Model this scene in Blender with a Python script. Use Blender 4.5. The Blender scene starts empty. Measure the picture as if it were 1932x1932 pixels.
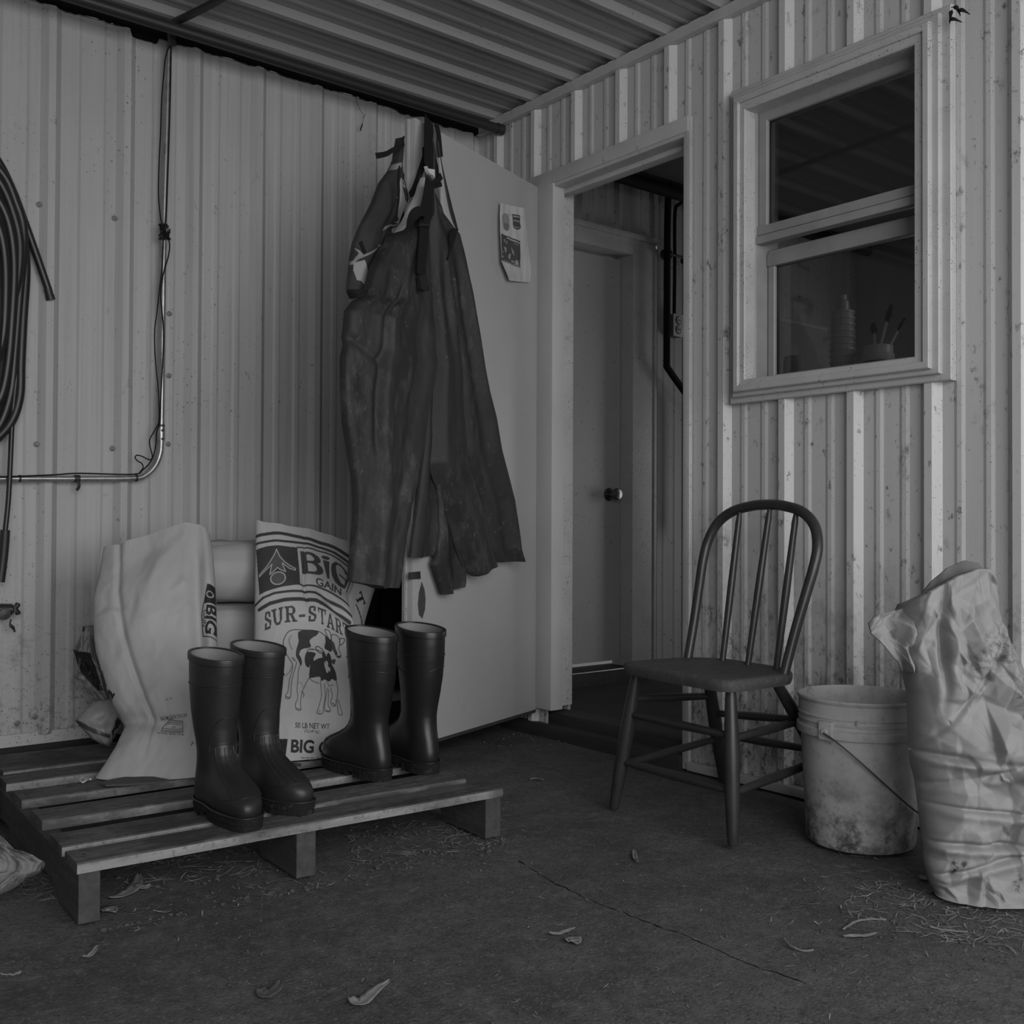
import bpy, bmesh, math, random
import numpy as np
from mathutils import Vector, Matrix, noise
random.seed(7)
SC = bpy.context.scene
COL = SC.collection
PI = math.pi

# ------------------------------------------------------------------ camera
FPX, YAW, PITCH, ROLL = 1962.1, 0.6792, 0.0134, 0.0046
CAM = np.array([-2.5465, -3.3793, 0.7742])
FW = np.array([math.sin(YAW)*math.cos(PITCH), math.cos(YAW)*math.cos(PITCH), math.sin(PITCH)])
_R0 = np.array([math.cos(YAW), -math.sin(YAW), 0.0])
_U0 = np.cross(_R0, FW)
RT = _R0*math.cos(ROLL) + _U0*math.sin(ROLL)
UP = -_R0*math.sin(ROLL) + _U0*math.cos(ROLL)
cam = bpy.data.cameras.new('camera'); co = bpy.data.objects.new('camera', cam); COL.objects.link(co)
cam.sensor_width = 36.0; cam.lens = FPX/1932*36.0
cam.clip_start = 0.05; cam.clip_end = 60
co.matrix_world = Matrix(((RT[0], UP[0], -FW[0], CAM[0]), (RT[1], UP[1], -FW[1], CAM[1]),
                          (RT[2], UP[2], -FW[2], CAM[2]), (0, 0, 0, 1)))
SC.camera = co
# ------------------------------------------------------------------ light
SC.view_settings.view_transform = 'Standard'
SC.view_settings.look = 'None'
SC.view_settings.gamma = 1.0
SC.view_settings.use_curve_mapping = False
SC.view_settings.exposure = 0.0
wd = bpy.data.worlds.new('world'); SC.world = wd; wd.use_nodes = True
wd.node_tree.nodes['Background'].inputs[0].default_value = (1, 1, 1, 1)
wd.node_tree.nodes['Background'].inputs[1].default_value = 0.13
def area(name, loc, target, sx, sy, power):
    l = bpy.data.lights.new(name, 'AREA'); l.shape = 'RECTANGLE'; l.size = sx; l.size_y = sy; l.energy = power
    o = bpy.data.objects.new(name, l); COL.objects.link(o); o.location = loc
    d = Vector(target)-Vector(loc); o.rotation_euler = d.to_track_quat('-Z', 'Y').to_euler()
    return o
area('bay_door_daylight', (-2.15, -5.4, 1.6), (-1.1, 0.0, 1.0), 4.0, 2.4, 138)
area('sill_fill_light', (.75, -2.95, 1.75), (.3, -1.2, 1.25), .6, .6, 2.0)  # added unseen fill light, brightens the things on the window sill
area('inner_room_daylight', (2.35, -.95, 0.95), (0.7, -.02, 0.9), 0.5, 1.0, 4.2)

# ------------------------------------------------------------------ helpers
def at(px, py, axis, val):
    """point of the plane world[axis] = val seen at photo pixel px, py"""
    d = FW + RT*((px-966)/FPX) + UP*((966-py)/FPX)
    t = (val-CAM[axis])/d[axis]
    return Vector(CAM + t*d)
def atp(px, py, P, n):
    d = FW + RT*((px-966)/FPX) + UP*((966-py)/FPX)
    n = np.array(n, float); t = (np.array(P, float)-CAM).dot(n)/d.dot(n)
    return Vector(CAM + t*d)

def nd(nt, t, **kw):
    n = nt.nodes.new(t)
    for k, v in kw.items():
        if k.startswith('i_'): n.inputs[int(k[2:])].default_value = v
        else: setattr(n, k, v)
    return n
def mat(name, base, rough=0.6, metal=0.0, spec=0.5, layers=(), bump=None, attr=None, ink=None):
    """grey procedural material; layers = (kind, scale(xyz), lo, hi, value, amount)"""
    m = bpy.data.materials.new(name); m.use_nodes = True
    nt = m.node_tree; L = nt.links; b = nt.nodes['Principled BSDF']
    b.inputs['Roughness'].default_value = rough; b.inputs['Metallic'].default_value = metal
    b.inputs['Specular IOR Level'].default_value = spec
    tc = nd(nt, 'ShaderNodeTexCoord')
    val = nd(nt, 'ShaderNodeValue'); val.outputs[0].default_value = base
    cur = val.outputs[0]
    def mapped(sc):
        mp = nd(nt, 'ShaderNodeMapping'); mp.inputs['Scale'].default_value = sc if hasattr(sc, '__len__') else (sc, sc, sc)
        L.new(tc.outputs['Object'], mp.inputs[0]); return mp.outputs[0]
    for lay in layers:
        kind, sc, lo, hi, value, amount = lay[:6]
        if kind in ('noise', 'fine'):
            t = nd(nt, 'ShaderNodeTexNoise'); t.inputs['Scale'].default_value = 1.0
            t.inputs['Detail'].default_value = 6.0 if kind == 'noise' else 10.0
            t.inputs['Roughness'].default_value = 0.6 if kind == 'noise' else 0.75
            L.new(mapped(sc), t.inputs['Vector']); f = t.outputs['Fac']
        elif kind == 'speck':
            t = nd(nt, 'ShaderNodeTexVoronoi'); t.inputs['Scale'].default_value = 1.0
            nn = nd(nt, 'ShaderNodeTexNoise'); nn.inputs['Scale'].default_value = 2.2; nn.inputs['Detail'].default_value = 2.0
            mv = mapped(sc); L.new(mv, nn.inputs['Vector'])
            vm = nd(nt, 'ShaderNodeVectorMath', operation='MULTIPLY_ADD'); L.new(nn.outputs['Color'], vm.inputs[0]); vm.inputs[1].default_value = (1.1, 1.1, 1.1); L.new(mv, vm.inputs[2])
            L.new(vm.outputs[0], t.inputs['Vector'])
            sep = nd(nt, 'ShaderNodeSeparateColor'); L.new(t.outputs['Color'], sep.inputs[0])
            # spot radius varies per cell, most cells have none
            pw = nd(nt, 'ShaderNodeMath', operation='POWER'); L.new(sep.outputs[0], pw.inputs[0]); pw.inputs[1].default_value = 3.0
            sb = nd(nt, 'ShaderNodeMath', operation='MULTIPLY'); L.new(pw.outputs[0], sb.inputs[0]); sb.inputs[1].default_value = hi
            df = nd(nt, 'ShaderNodeMath', operation='SUBTRACT'); L.new(sb.outputs[0], df.inputs[0]); L.new(t.outputs['Distance'], df.inputs[1])
            f = df.outputs[0]; lo, hi = 0.0, 0.06
        elif kind == 'height':
            sp = nd(nt, 'ShaderNodeSeparateXYZ'); L.new(tc.outputs['Object'], sp.inputs[0]); f = sp.outputs[2]
        mr = nd(nt, 'ShaderNodeMapRange'); mr.inputs['From Min'].default_value = lo; mr.inputs['From Max'].default_value = hi
        L.new(f, mr.inputs['Value']); f = mr.outputs['Result']
        if len(lay) > 6:                     # a mask: (scale, lo, hi) noise, or ('z', lo, hi)
            ms = lay[6]
            if ms[0] == 'z':
                sp = nd(nt, 'ShaderNodeSeparateXYZ'); L.new(tc.outputs['Object'], sp.inputs[0]); g = sp.outputs[2]
            else:
                t = nd(nt, 'ShaderNodeTexNoise'); t.inputs['Scale'].default_value = 1.0; L.new(mapped(ms[0]), t.inputs['Vector']); g = t.outputs['Fac']
            m2 = nd(nt, 'ShaderNodeMapRange'); m2.inputs['From Min'].default_value = ms[1]; m2.inputs['From Max'].default_value = ms[2]
            L.new(g, m2.inputs['Value'])
            mu = nd(nt, 'ShaderNodeMath', operation='MULTIPLY'); L.new(f, mu.inputs[0]); L.new(m2.outputs['Result'], mu.inputs[1]); f = mu.outputs[0]
        am = nd(nt, 'ShaderNodeMath', operation='MULTIPLY'); L.new(f, am.inputs[0]); am.inputs[1].default_value = amount
        mx = nd(nt, 'ShaderNodeMix'); L.new(am.outputs[0], mx.inputs[0]); L.new(cur, mx.inputs[2]); mx.inputs[3].default_value = value
        cur = mx.outputs[0]
    if attr:
        at_ = nd(nt, 'ShaderNodeAttribute', attribute_name=attr)
        mx = nd(nt, 'ShaderNodeMix'); L.new(at_.outputs['Fac'], mx.inputs[0]); L.new(cur, mx.inputs[2]); mx.inputs[3].default_value = ink
        cur = mx.outputs[0]
    cc = nd(nt, 'ShaderNodeCombineColor')
    for i in range(3): L.new(cur, cc.inputs[i])
    L.new(cc.outputs[0], b.inputs['Base Color'])
    if bump:
        t = nd(nt, 'ShaderNodeTexNoise'); t.inputs['Scale'].default_value = 1.0; t.inputs['Detail'].default_value = 8.0
        L.new(mapped(bump[0]), t.inputs['Vector'])
        bp = nd(nt, 'ShaderNodeBump'); bp.inputs['Strength'].default_value = bump[1]; bp.inputs['Distance'].default_value = bump[2] if len(bump) > 2 else 0.01
        L.new(t.outputs['Fac'], bp.inputs['Height']); L.new(bp.outputs[0], b.inputs['Normal'])
    return m

class MB:
    """collects shapes; build() links them as one mesh object"""
    def __init__(s): s.v = []; s.f = []; s.attr = []
    def add(s, vs, fs):
        b = len(s.v); s.v.extend(Vector(v) for v in vs); s.f.extend([tuple(b+i for i in f) for f in fs]); return b
    def box(s, lo, hi, M=None, bev=0.0):
        lo, hi = Vector(lo), Vector(hi)
        bm = bmesh.new(); bmesh.ops.create_cube(bm, size=1.0)
        for v in bm.verts: v.co = Vector([lo[i]+(v.co[i]+.5)*(hi[i]-lo[i]) for i in range(3)])
        if bev > 0: bmesh.ops.bevel(bm, geom=bm.edges[:], offset=bev, segments=2, affect='EDGES', profile=0.6)
        bm.verts.index_update()
        s.add([(M @ v.co) if M else v.co.copy() for v in bm.verts], [[v.index for v in f.verts] for f in bm.faces]); bm.free()
        return s
    def bar(s, a, b, w, h, up=(0, 0, 1), bev=0.0):
        a, b = Vector(a), Vector(b); x = (b-a); L = x.length; x.normalize()
        y = Vector(up).cross(x).normalized(); z = x.cross(y)
        M = Matrix(((x[0], y[0], z[0], a[0]), (x[1], y[1], z[1], a[1]), (x[2], y[2], z[2], a[2]), (0, 0, 0, 1)))
        return s.box((0, -w/2, -h/2), (L, w/2, h/2), M, bev)
    def tube(s, pts, r, n=12, closed=False, caps=True, flat=1.0, up=None):
        pts = [Vector(p) for p in pts]; N = len(pts)
        rs = r if hasattr(r, '__len__') else [r]*N
        prev = None; vs = []
        for i, p in enumerate(pts):
            if closed: t = (pts[(i+1) % N]-pts[i-1])
            else: t = pts[min(i+1, N-1)]-pts[max(i-1, 0)]
            t.normalize()
            if prev is None:
                u = Vector(up) if up else (Vector((0, 0, 1)) if abs(t.z) < .9 else Vector((1, 0, 0)))
            else: u = prev
            u = (u-t*u.dot(t)).normalized(); prev = u; w = t.cross(u)
            for k in range(n):
                a = 2*PI*k/n; vs.append(p+u*(math.cos(a)*rs[i]*flat)+w*(math.sin(a)*rs[i]))
        fs = []
        for i in range(N if closed else N-1):
            j = (i+1) % N
            for k in range(n):
                l = (k+1) % n; fs.append((i*n+k, i*n+l, j*n+l, j*n+k))
        if caps and not closed: fs.append(tuple(range(n))[::-1]); fs.append(tuple((N-1)*n+k for k in range(n)))
        s.add(vs, fs); return s
    def lathe(s, prof, M=None, n=48, closed=False):
        """prof: (r, z) list swept about z; r=0 ends are poles"""
        vs = []; N = len(prof)
        for r, z in prof:
            for k in range(n):
                a = 2*PI*k/n; v = Vector((r*math.cos(a), r*math.sin(a), z)); vs.append(M @ v if M else v)
        fs = []
        for i in range(N if closed else N-1):
            j = (i+1) % N
            for k in range(n):
                l = (k+1) % n; fs.append((i*n+k, i*n+l, j*n+l, j*n+k))
        if not closed: fs.append(tuple(range(n))[::-1]); fs.append(tuple((N-1)*n+k for k in range(n)))
        s.add(vs, fs); return s
    def grid(s, rows, wrap=False, flip=False):
        R, C = len(rows), len(rows[0]); fs = []
        for i in range(R-1):
            for k in range(C if wrap else C-1):
                l = (k+1) % C; q = (i*C+k, i*C+l, (i+1)*C+l, (i+1)*C+k); fs.append(q[::-1] if flip else q)
        return s.add([p for r in rows for p in r], fs)
    def prism(s, outline, d, M=None):
        """closed outline of 3D points pushed along vector d"""
        n = len(outline); o = [Vector(p) for p in outline]; d = Vector(d); vs = o+[p+d for p in o]
        if M: vs = [M @ v for v in vs]
        fs = [tuple(range(n))[::-1], tuple(range(n, 2*n))]+[(k, (k+1) % n, n+(k+1) % n, n+k) for k in range(n)]
        s.add(vs, fs); return s
    def build(s, name, m=None, parent=None, smooth=40, attr=None):
        me = bpy.data.meshes.new(name); me.from_pydata([tuple(v) for v in s.v], [], s.f); me.update()
        bm = bmesh.new(); bm.from_mesh(me); bmesh.ops.recalc_face_normals(bm, faces=bm.faces[:]); bm.to_mesh(me); bm.free()
        if smooth:
            me.polygons.foreach_set('use_smooth', [True]*len(me.polygons)); me.set_sharp_from_angle(angle=math.radians(smooth))
        if attr is not None:
            a = me.attributes.new(attr[0], 'FLOAT', 'POINT'); a.data.foreach_set('value', np.asarray(attr[1], dtype=np.float32))
        if m: me.materials.append(m)
        o = bpy.data.objects.new(name, me); COL.objects.link(o)
        if parent: o.parent = parent; o.matrix_parent_inverse = parent_inv(parent)
        return o
def world_of(o):
    M = Matrix.LocRotScale(o.location, o.rotation_euler, o.scale)
    return world_of(o.parent) @ o.matrix_parent_inverse @ M if o.parent else M
def parent_inv(p): return world_of(p).inverted()
def tag(o, label=None, cat=None, group=None, kind=None):
    if label: o['label'] = label
    if cat: o['category'] = cat
    if group: o['group'] = group
    if kind: o['kind'] = kind
    return o
def empty(name, loc, label=None, cat=None, group=None, kind=None):
    o = bpy.data.objects.new(name, None); COL.objects.link(o); o.location = loc; o.empty_display_size = .05
    return tag(o, label, cat, group, kind)
def lerp(a, b, t): return a+(b-a)*t
def sstep(a, b, x):
    t = min(1, max(0, (x-a)/(b-a))); return t*t*(3-2*t)
def smooth_path(pts, n=8, closed=False):
    P = [Vector(p) for p in pts]; out = []; N = len(P)
    rng = range(N) if closed else range(N-1)
    for i in rng:
        p0 = P[(i-1) % N] if (closed or i > 0) else P[0]; p1 = P[i]; p2 = P[(i+1) % N]
        p3 = P[(i+2) % N] if (closed or i+2 < N) else P[-1]
        for k in range(n):
            t = k/n
            out.append(0.5*((2*p1)+(p2-p0)*t+(2*p0-5*p1+4*p2-p3)*t*t+(3*p1-p0-3*p2+p3)*t*t*t))
    if not closed: out.append(P[-1].copy())
    return out
def nz(x, y, z=0.0): return noise.noise(Vector((x, y, z)))
def ridged(x, y, z=0.0, o=4):
    return noise.ridged_multi_fractal(Vector((x, y, z)), 0.9, 2.0, o, 1.0, 2.0)

# ------------------------------------------------------------------ materials
M_wallL = mat('painted_steel_left', 0.43, 0.55, layers=[  # same paint as right wall; darker for dirt and to even out the light
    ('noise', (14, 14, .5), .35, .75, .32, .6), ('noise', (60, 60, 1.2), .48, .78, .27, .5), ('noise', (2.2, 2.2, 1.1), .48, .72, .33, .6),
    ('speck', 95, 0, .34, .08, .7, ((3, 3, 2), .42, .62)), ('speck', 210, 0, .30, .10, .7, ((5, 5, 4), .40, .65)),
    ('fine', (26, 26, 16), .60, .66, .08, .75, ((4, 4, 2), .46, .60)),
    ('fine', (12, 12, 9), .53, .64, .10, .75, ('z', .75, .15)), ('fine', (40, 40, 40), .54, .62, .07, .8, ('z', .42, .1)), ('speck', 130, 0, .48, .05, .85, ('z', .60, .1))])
M_wallR = mat('painted_steel_right', 0.56, 0.5, layers=[  # same paint as left wall, base raised to make up for weaker light
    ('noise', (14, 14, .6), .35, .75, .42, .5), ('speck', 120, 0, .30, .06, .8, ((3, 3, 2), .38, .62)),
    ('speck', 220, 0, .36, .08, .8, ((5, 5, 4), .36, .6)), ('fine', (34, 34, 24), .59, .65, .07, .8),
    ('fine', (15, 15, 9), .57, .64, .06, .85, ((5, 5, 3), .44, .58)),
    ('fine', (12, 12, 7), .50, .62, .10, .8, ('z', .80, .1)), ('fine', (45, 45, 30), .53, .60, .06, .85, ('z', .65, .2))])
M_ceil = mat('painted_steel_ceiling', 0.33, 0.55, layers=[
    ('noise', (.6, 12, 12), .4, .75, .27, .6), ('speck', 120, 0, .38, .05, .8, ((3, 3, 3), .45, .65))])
M_trim = mat('dirty_white_trim', 0.48, 0.5, layers=[
    ('noise', 9, .4, .75, .36, .6), ('speck', 200, 0, .5, .06, .85, ((6, 6, 5), .35, .6)), ('fine', 30, .60, .68, .08, .75)])
M_door = mat('painted_door_face', 0.40, 0.5, layers=[
    ('noise', 3, .35, .7, .34, .6), ('speck', 120, 0, .22, .12, .6), ('fine', (7, 7, 5), .60, .72, .16, .8, ('z', .6, .1))])
M_floor = mat('dirty_concrete', 0.105, 0.9, spec=.25, layers=[
    ('noise', 1.6, .38, .66, .060, .9), ('noise', 9, .45, .68, .17, .4), ('fine', 90, .46, .64, .035, .85), ('fine', 45, .52, .66, .22, .45), ('fine', 150, .55, .66, .30, .5),
    ('speck', 190, 0, .36, .38, .6, (6, .45, .65)), ('speck', 110, 0, .34, .03, .8)], bump=((160, 160, 160), .55, .004))
M_dark = mat('black_steel', 0.022, 0.45)
M_black = mat('black_webbing', 0.012, 0.8, spec=.2)
M_foam = mat('black_foam_closure', 0.008, 0.95, spec=.1)
M_screw = mat('grey_screw', .17, .5, .3)
M_inner = mat('inner_wall_panel', 0.42, 0.6, layers=[('noise', (6, 6, 1), .35, .7, .3, .6), ('speck', 60, 0, .35, .1, .7)])
M_steel = mat('galvanised_conduit', 0.42, 0.38, .75, layers=[('noise', 30, .4, .7, .2, .7), ('speck', 200, 0, .4, .08, .7)])
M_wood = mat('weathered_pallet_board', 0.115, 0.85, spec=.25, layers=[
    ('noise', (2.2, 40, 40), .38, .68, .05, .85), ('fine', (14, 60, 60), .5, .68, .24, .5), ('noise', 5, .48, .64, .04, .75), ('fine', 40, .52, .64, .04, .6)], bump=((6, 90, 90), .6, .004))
M_edge = mat('front_board_edge', 0.30, 0.85, spec=.25, layers=[('noise', (5, 30, 60), .4, .7, .17, .7), ('fine', (60, 60, 60), .52, .64, .09, .7), ('noise', (3, 7, 7), .48, .60, .06, .85)])  # front long faces of the deck boards, lighter than the tops
M_woodend = mat('weathered_pallet_stringer', 0.075, 0.9, spec=.2, layers=[
    ('noise', (40, 3, 40), .35, .75, .04, .8), ('fine', 40, .5, .75, .14, .4)], bump=((80, 8, 80), .6, .004))

# ------------------------------------------------------------------ setting
RIB = 0.2286
def corr_profile(s0, s1, phase, h=0.019, minor=0.0035):
    """(s, height) points of ribbed sheet from s0 to s1; a rib is centred at phase + k*RIB"""
    pts = []
    k0 = math.floor((s0-phase)/RIB)-1; k1 = math.ceil((s1-phase)/RIB)+1
    for k in range(k0, k1+1):
        c = phase+k*RIB
        pts += [(c-.030, 0), (c-.0105, h), (c+.0105, h), (c+.030, 0)]
        for q in (1/3, 2/3):
            m = c+RIB*q; pts += [(m-.015, 0), (m-.006, minor), (m+.006, minor), (m+.015, 0)]
    pts.sort()
    def hh(s):
        for (a, ha), (b, hb) in zip(pts, pts[1:]):
            if a <= s <= b: return ha+(hb-ha)*(s-a)/(b-a) if b > a else ha
        return 0
    return [(s0, hh(s0))]+[p for p in pts if s0 < p[0] < s1]+[(s1, hh(s1))]
def corr_sheet(mb, rects, phase, place, th=0.004, **kw):
    """rects (s0, s1, a, b); place(s, a, h) -> point.  Sheet with thickness"""
    for s0, s1, a, b in rects:
        pr = corr_profile(s0, s1, phase, **kw)
        mb.grid([[place(s, z, h) for s, h in pr] for z in (a, b)])
        mb.grid([[place(s, z, h-th) for s, h in pr] for z in (a, b)], flip=True)

HC = 2.39
# left wall: plane y = 0, ribs stand towards -y
mb = MB()
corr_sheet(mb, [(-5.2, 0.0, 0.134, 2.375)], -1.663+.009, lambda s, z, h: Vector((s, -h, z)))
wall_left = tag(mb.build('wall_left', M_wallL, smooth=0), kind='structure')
mb = MB()
for px, py in [(74,386),(216,412),(69,838),(212,846),(367,461),(489,483),(319,592),(318,709),(317,838),(360,873),(480,878),(597,498),(588,690),(700,715),(66,1352),(92,1359),(32,1364),(591,882)]:
    p = at(px, py, 1, -.003); p.y = -.006
    MB().lathe([(.001, 0), (.0085, 0), (.008, .002), (.0045, .003), (.0045, .007), (.001, .007)], Matrix.Translation(p) @ Matrix.Rotation(PI/2, 4, 'X'), 10).build('screw', M_screw, wall_left)
tag(MB().box((-5.2, -.010, 0.105), (0, .02, 0.142)).build('baseboard_left', M_trim), kind='structure')
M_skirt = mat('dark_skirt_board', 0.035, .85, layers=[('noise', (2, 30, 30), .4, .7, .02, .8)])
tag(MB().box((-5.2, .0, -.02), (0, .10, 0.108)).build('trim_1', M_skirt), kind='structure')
# right wall: plane x = 0, ribs stand towards -x.  s runs along -y
DY0, DY1, DZ1 = 0.445, 1.125, 2.045
WY0, WY1, WZ0, WZ1 = 1.37, 1.965, 1.19, 2.06
mb = MB()
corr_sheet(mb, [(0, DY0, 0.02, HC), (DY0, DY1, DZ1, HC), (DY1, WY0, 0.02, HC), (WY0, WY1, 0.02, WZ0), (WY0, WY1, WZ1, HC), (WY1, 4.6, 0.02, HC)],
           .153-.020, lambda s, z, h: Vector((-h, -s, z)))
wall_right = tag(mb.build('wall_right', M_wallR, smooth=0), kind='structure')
# inner lining of the right wall (the back of the stud wall)
mb = MB()
for s0, s1, a, b in [(0, DY0, 0, HC), (DY0, DY1, DZ1, HC), (DY1, WY0, 0, HC), (WY0, WY1, 0, WZ0), (WY0, WY1, WZ1, HC), (WY1, 3.2, 0, HC)]:
    mb.box((.10, -s1, a), (.112, -s0, b))
tag(mb.build('wall_lining', M_inner, smooth=0), kind='structure')
# ceiling: sheet over z = HC, ribs hang down, run along x
mb = MB()
corr_sheet(mb, [(0, 4.3, -5.2, 0.0)], .150-.020, lambda s, x, h: Vector((x, -s, HC+.019-h)))
tag(mb.build('ceiling', M_ceil, smooth=0), kind='structure')
# angle trim between ceiling and right wall, base trim
tag(MB().box((-.030, -4.3, HC-.036), (-.004, -.02, HC-.002)).build('trim_2', M_trim), kind='structure')
tag(MB().box((-.030, -4.6, 0.0), (.0, -1.15, 0.026), bev=.003).build('baseboard_right', M_trim), kind='structure')
# floor with a worn crack
mb = MB(); N = 120
def fz(x, y): return .004*nz(x*2.1, y*2.1)+.003*nz(x*9, y*9, 3)
rows = []
for i in range(N+1):
    y = -4.6+4.6*i/N
    rows.append([Vector((-5.2+8.0*k/N, y, fz(-5.2+8.0*k/N, y)-.008)) for k in range(N+1)])
mb.grid(rows)
floor = tag(mb.build('floor', M_floor), kind='structure')
# saw-cut crack in the concrete as thin dark ridge of packed dirt
pts = [at(px, py, 2, .0) for px, py in [(978,1618),(1040,1655),(1100,1684),(1170,1712),(1235,1738),(1300,1762),(1400,1806),(1520,1850)]]
pts = smooth_path(pts, 10)
for p in pts: p.z = fz(p.x, p.y)-.0078; p.x += .006*nz(p.x*40, p.y*40)+.003*nz(p.x*130, p.y*130)
MB().tube(pts, [max(.0003, .0012+.0022*nz(i*.45, 1)) for i in range(len(pts))], 6, flat=.6, up=(0, 0, 1)).build('crack', M_foam, floor)

# ---- door frame (trim_3) around the opening
mb = MB()
zt = DZ1
mb.box((-.026, -DY1-.02, zt+.0), (-.004, -.34, zt+.050), bev=.002)               # head casing
mb.box((-.020, -DY1-.025, 0.0), (-.004, -DY1+.002, zt+.05), bev=.002)            # right casing
mb.box((-.02, -DY1, zt-.012), (.11, -DY0, zt+.0))                                 # head jamb
mb.box((.030, -DY1, zt-.030), (.065, -DY0, zt-.012), bev=.002)                    # head stop
mb.box((.0, -DY1-.001, 0.0), (.11, -DY1+.012, zt))                                # right jamb
mb.box((.02, -DY0-.010, 0.10), (.11, -DY0+.004, zt))                              # left jamb
tag(mb.build('trim_3', M_trim), kind='structure')
M_trim2 = mat('white_jamb_paint', 0.46, 0.5, layers=[('noise', (9, 9, 3), .4, .75, .37, .6), ('speck', 240, 0, .22, .1, .6, ((6, 6, 5), .4, .62))])
tag(MB().box((-.028, -.492, .095), (.03, -.400, zt-.0), bev=.003).build('trim_4', M_trim2), kind='structure')
# threshold boards
M_sill = mat('dark_threshold_wood', 0.030, .8, layers=[('noise', (30, 3, 30), .4, .7, .05, .8)])
sill = empty('threshold', (0.0, -.72, 0), kind='structure')
MB().box((-.030, -1.12, -.01), (.06, -.20, .040), bev=.006).build('step_board', M_sill, sill)
MB().box((.020, -1.12, .035), (.12, -.25, .080), bev=.006).build('step_board', M_sill, sill)
# ---- inner room seen through the doorway and the window
mb = MB()
corr_sheet(mb, [(1.055, 2.7, 0.12, HC)], 1.03, lambda s, z, h: Vector((s, -h*.7, z)))
corr_sheet(mb, [(0.11, 1.055, 2.10, HC), (0.0, .2, .12, 2.10)], 1.03, lambda s, z, h: Vector((s, -h*.7, z)))
tag(mb.build('wall_inner', M_inner, smooth=0), kind='structure')
tag(MB().box((2.7, -3.2, 0), (2.75, 0, HC)).build('wall_back', M_inner), kind='structure')
tag(MB().box((0.1, -3.25, 0), (2.7, -3.2, HC)).build('wall_side', M_inner), kind='structure')
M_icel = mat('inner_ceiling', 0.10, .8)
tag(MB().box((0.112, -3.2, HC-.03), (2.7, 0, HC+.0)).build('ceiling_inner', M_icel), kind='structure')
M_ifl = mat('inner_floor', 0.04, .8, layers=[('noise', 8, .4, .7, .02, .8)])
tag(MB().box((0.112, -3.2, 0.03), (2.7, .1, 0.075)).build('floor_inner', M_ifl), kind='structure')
# inner door (closed) with frame and knob
d2 = empty('door_2', (.6, 0, .13), kind='structure')
M_door2 = mat('inner_door_paint', 0.40, .5, layers=[('noise', (4, 4, 2), .35, .7, .33, .6), ('speck', 60, 0, .3, .1, .6)])
MB().box((-.05, .050, .16), (.862, .09, 2.005)).build('door_panel', M_door2, d2)
mb = MB()
mb.box((.865, -.030, .13), (1.015, .10, 2.10), bev=.003).box((1.0, -.036, .13), (1.018, -.02, 2.07), bev=.002)
mb.box((-.1, -.030, 2.020), (.866, .10, 2.10), bev=.003).box((-.1, -.050, 2.088), (1.03, .0, 2.112), bev=.003)
mb.build('door_frame', M_trim, d2)
kn = at(1148, 933, 1, .050)
M_chrome = mat('chrome_knob', .22, .3, 1.0)
kb = MB().lathe([(.001, 0), (.030, 0), (.030, .006), (.012, .010), (.012, .03), (.024, .042), (.028, .055), (.022, .068), (.001, .072)], Matrix.Translation(kn) @ Matrix.Rotation(PI/2, 4, 'X'), 24).build('door_knob', M_chrome, d2)
MB().box((.12, -.05, .06), (.95, .12, .135), bev=.004).build('sill', M_sill, d2)
MB().tube([(.12, -.05, .135), (.95, -.05, .135)], .004, 8).build('sill_nosing', M_steel, d2)
# ---- pipes, conduit and outlet of the inner wall
M_pipe = mat('black_iron_pipe', 0.008, .75, spec=.25)
Y1 = -.10
a1 = [at(1300, 301, 1, -.2), at(1268, 312, 1, -.16), at(1262, 325, 1, Y1), at(1259, 450, 1, Y1), at(1258, 688, 1, Y1), at(1262, 698, 1, Y1), at(1300, 752, 1, Y1), at(1312, 775, 1, Y1), at(1312, 1000, 1, Y1)]
t = MB().tube(smooth_path([a1[2], a1[3], a1[4]], 4)[:-1]+smooth_path([a1[4], a1[5], a1[6], a1[7], a1[8]], 6), .016, 14).build('water_pipe', M_pipe)
tag(t, 'black iron pipe running down and jogging right inside the open doorway', 'pipe')
tag(MB().tube([(.13, -.14, 2.31), (2.6, -.14, 2.31)], .03, 14).build('water_pipe', M_pipe), 'thick dark pipe running along the top inside the open doorway', 'pipe')
tp = smooth_path([at(1300, 375, 1, -.05), at(1282, 385, 1, -.05), at(1273.5, 402, 1, -.045), at(1273, 500, 1, -.045), at(1272, 592, 1, -.045)], 6)
cd = tag(MB().tube(tp, .0085, 10).build('electrical_conduit', M_pipe), 'thin dark conduit coming down to the outlet box inside the doorway', 'conduit')
ob = at(1279, 614, 1, -.055)
bx = empty('outlet_box', ob, 'grey metal double outlet box beside the black pipe inside the doorway', 'outlet')
M_box = mat('dull_box_metal', .12, .5, .5)
M_plate = mat('outlet_cover', .55, .5, layers=[('fine', 60, .5, .7, .12, .8)])
MB().box((ob.x-.033, ob.y+.0, ob.z-.052), (ob.x+.033, ob.y+.045, ob.z+.052), bev=.003).build('box', M_box, bx)
MB().box((ob.x-.034, ob.y-.004, ob.z-.053), (ob.x+.034, ob.y+.0, ob.z+.053), bev=.002).build('cover_plate', M_plate, bx)
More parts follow.
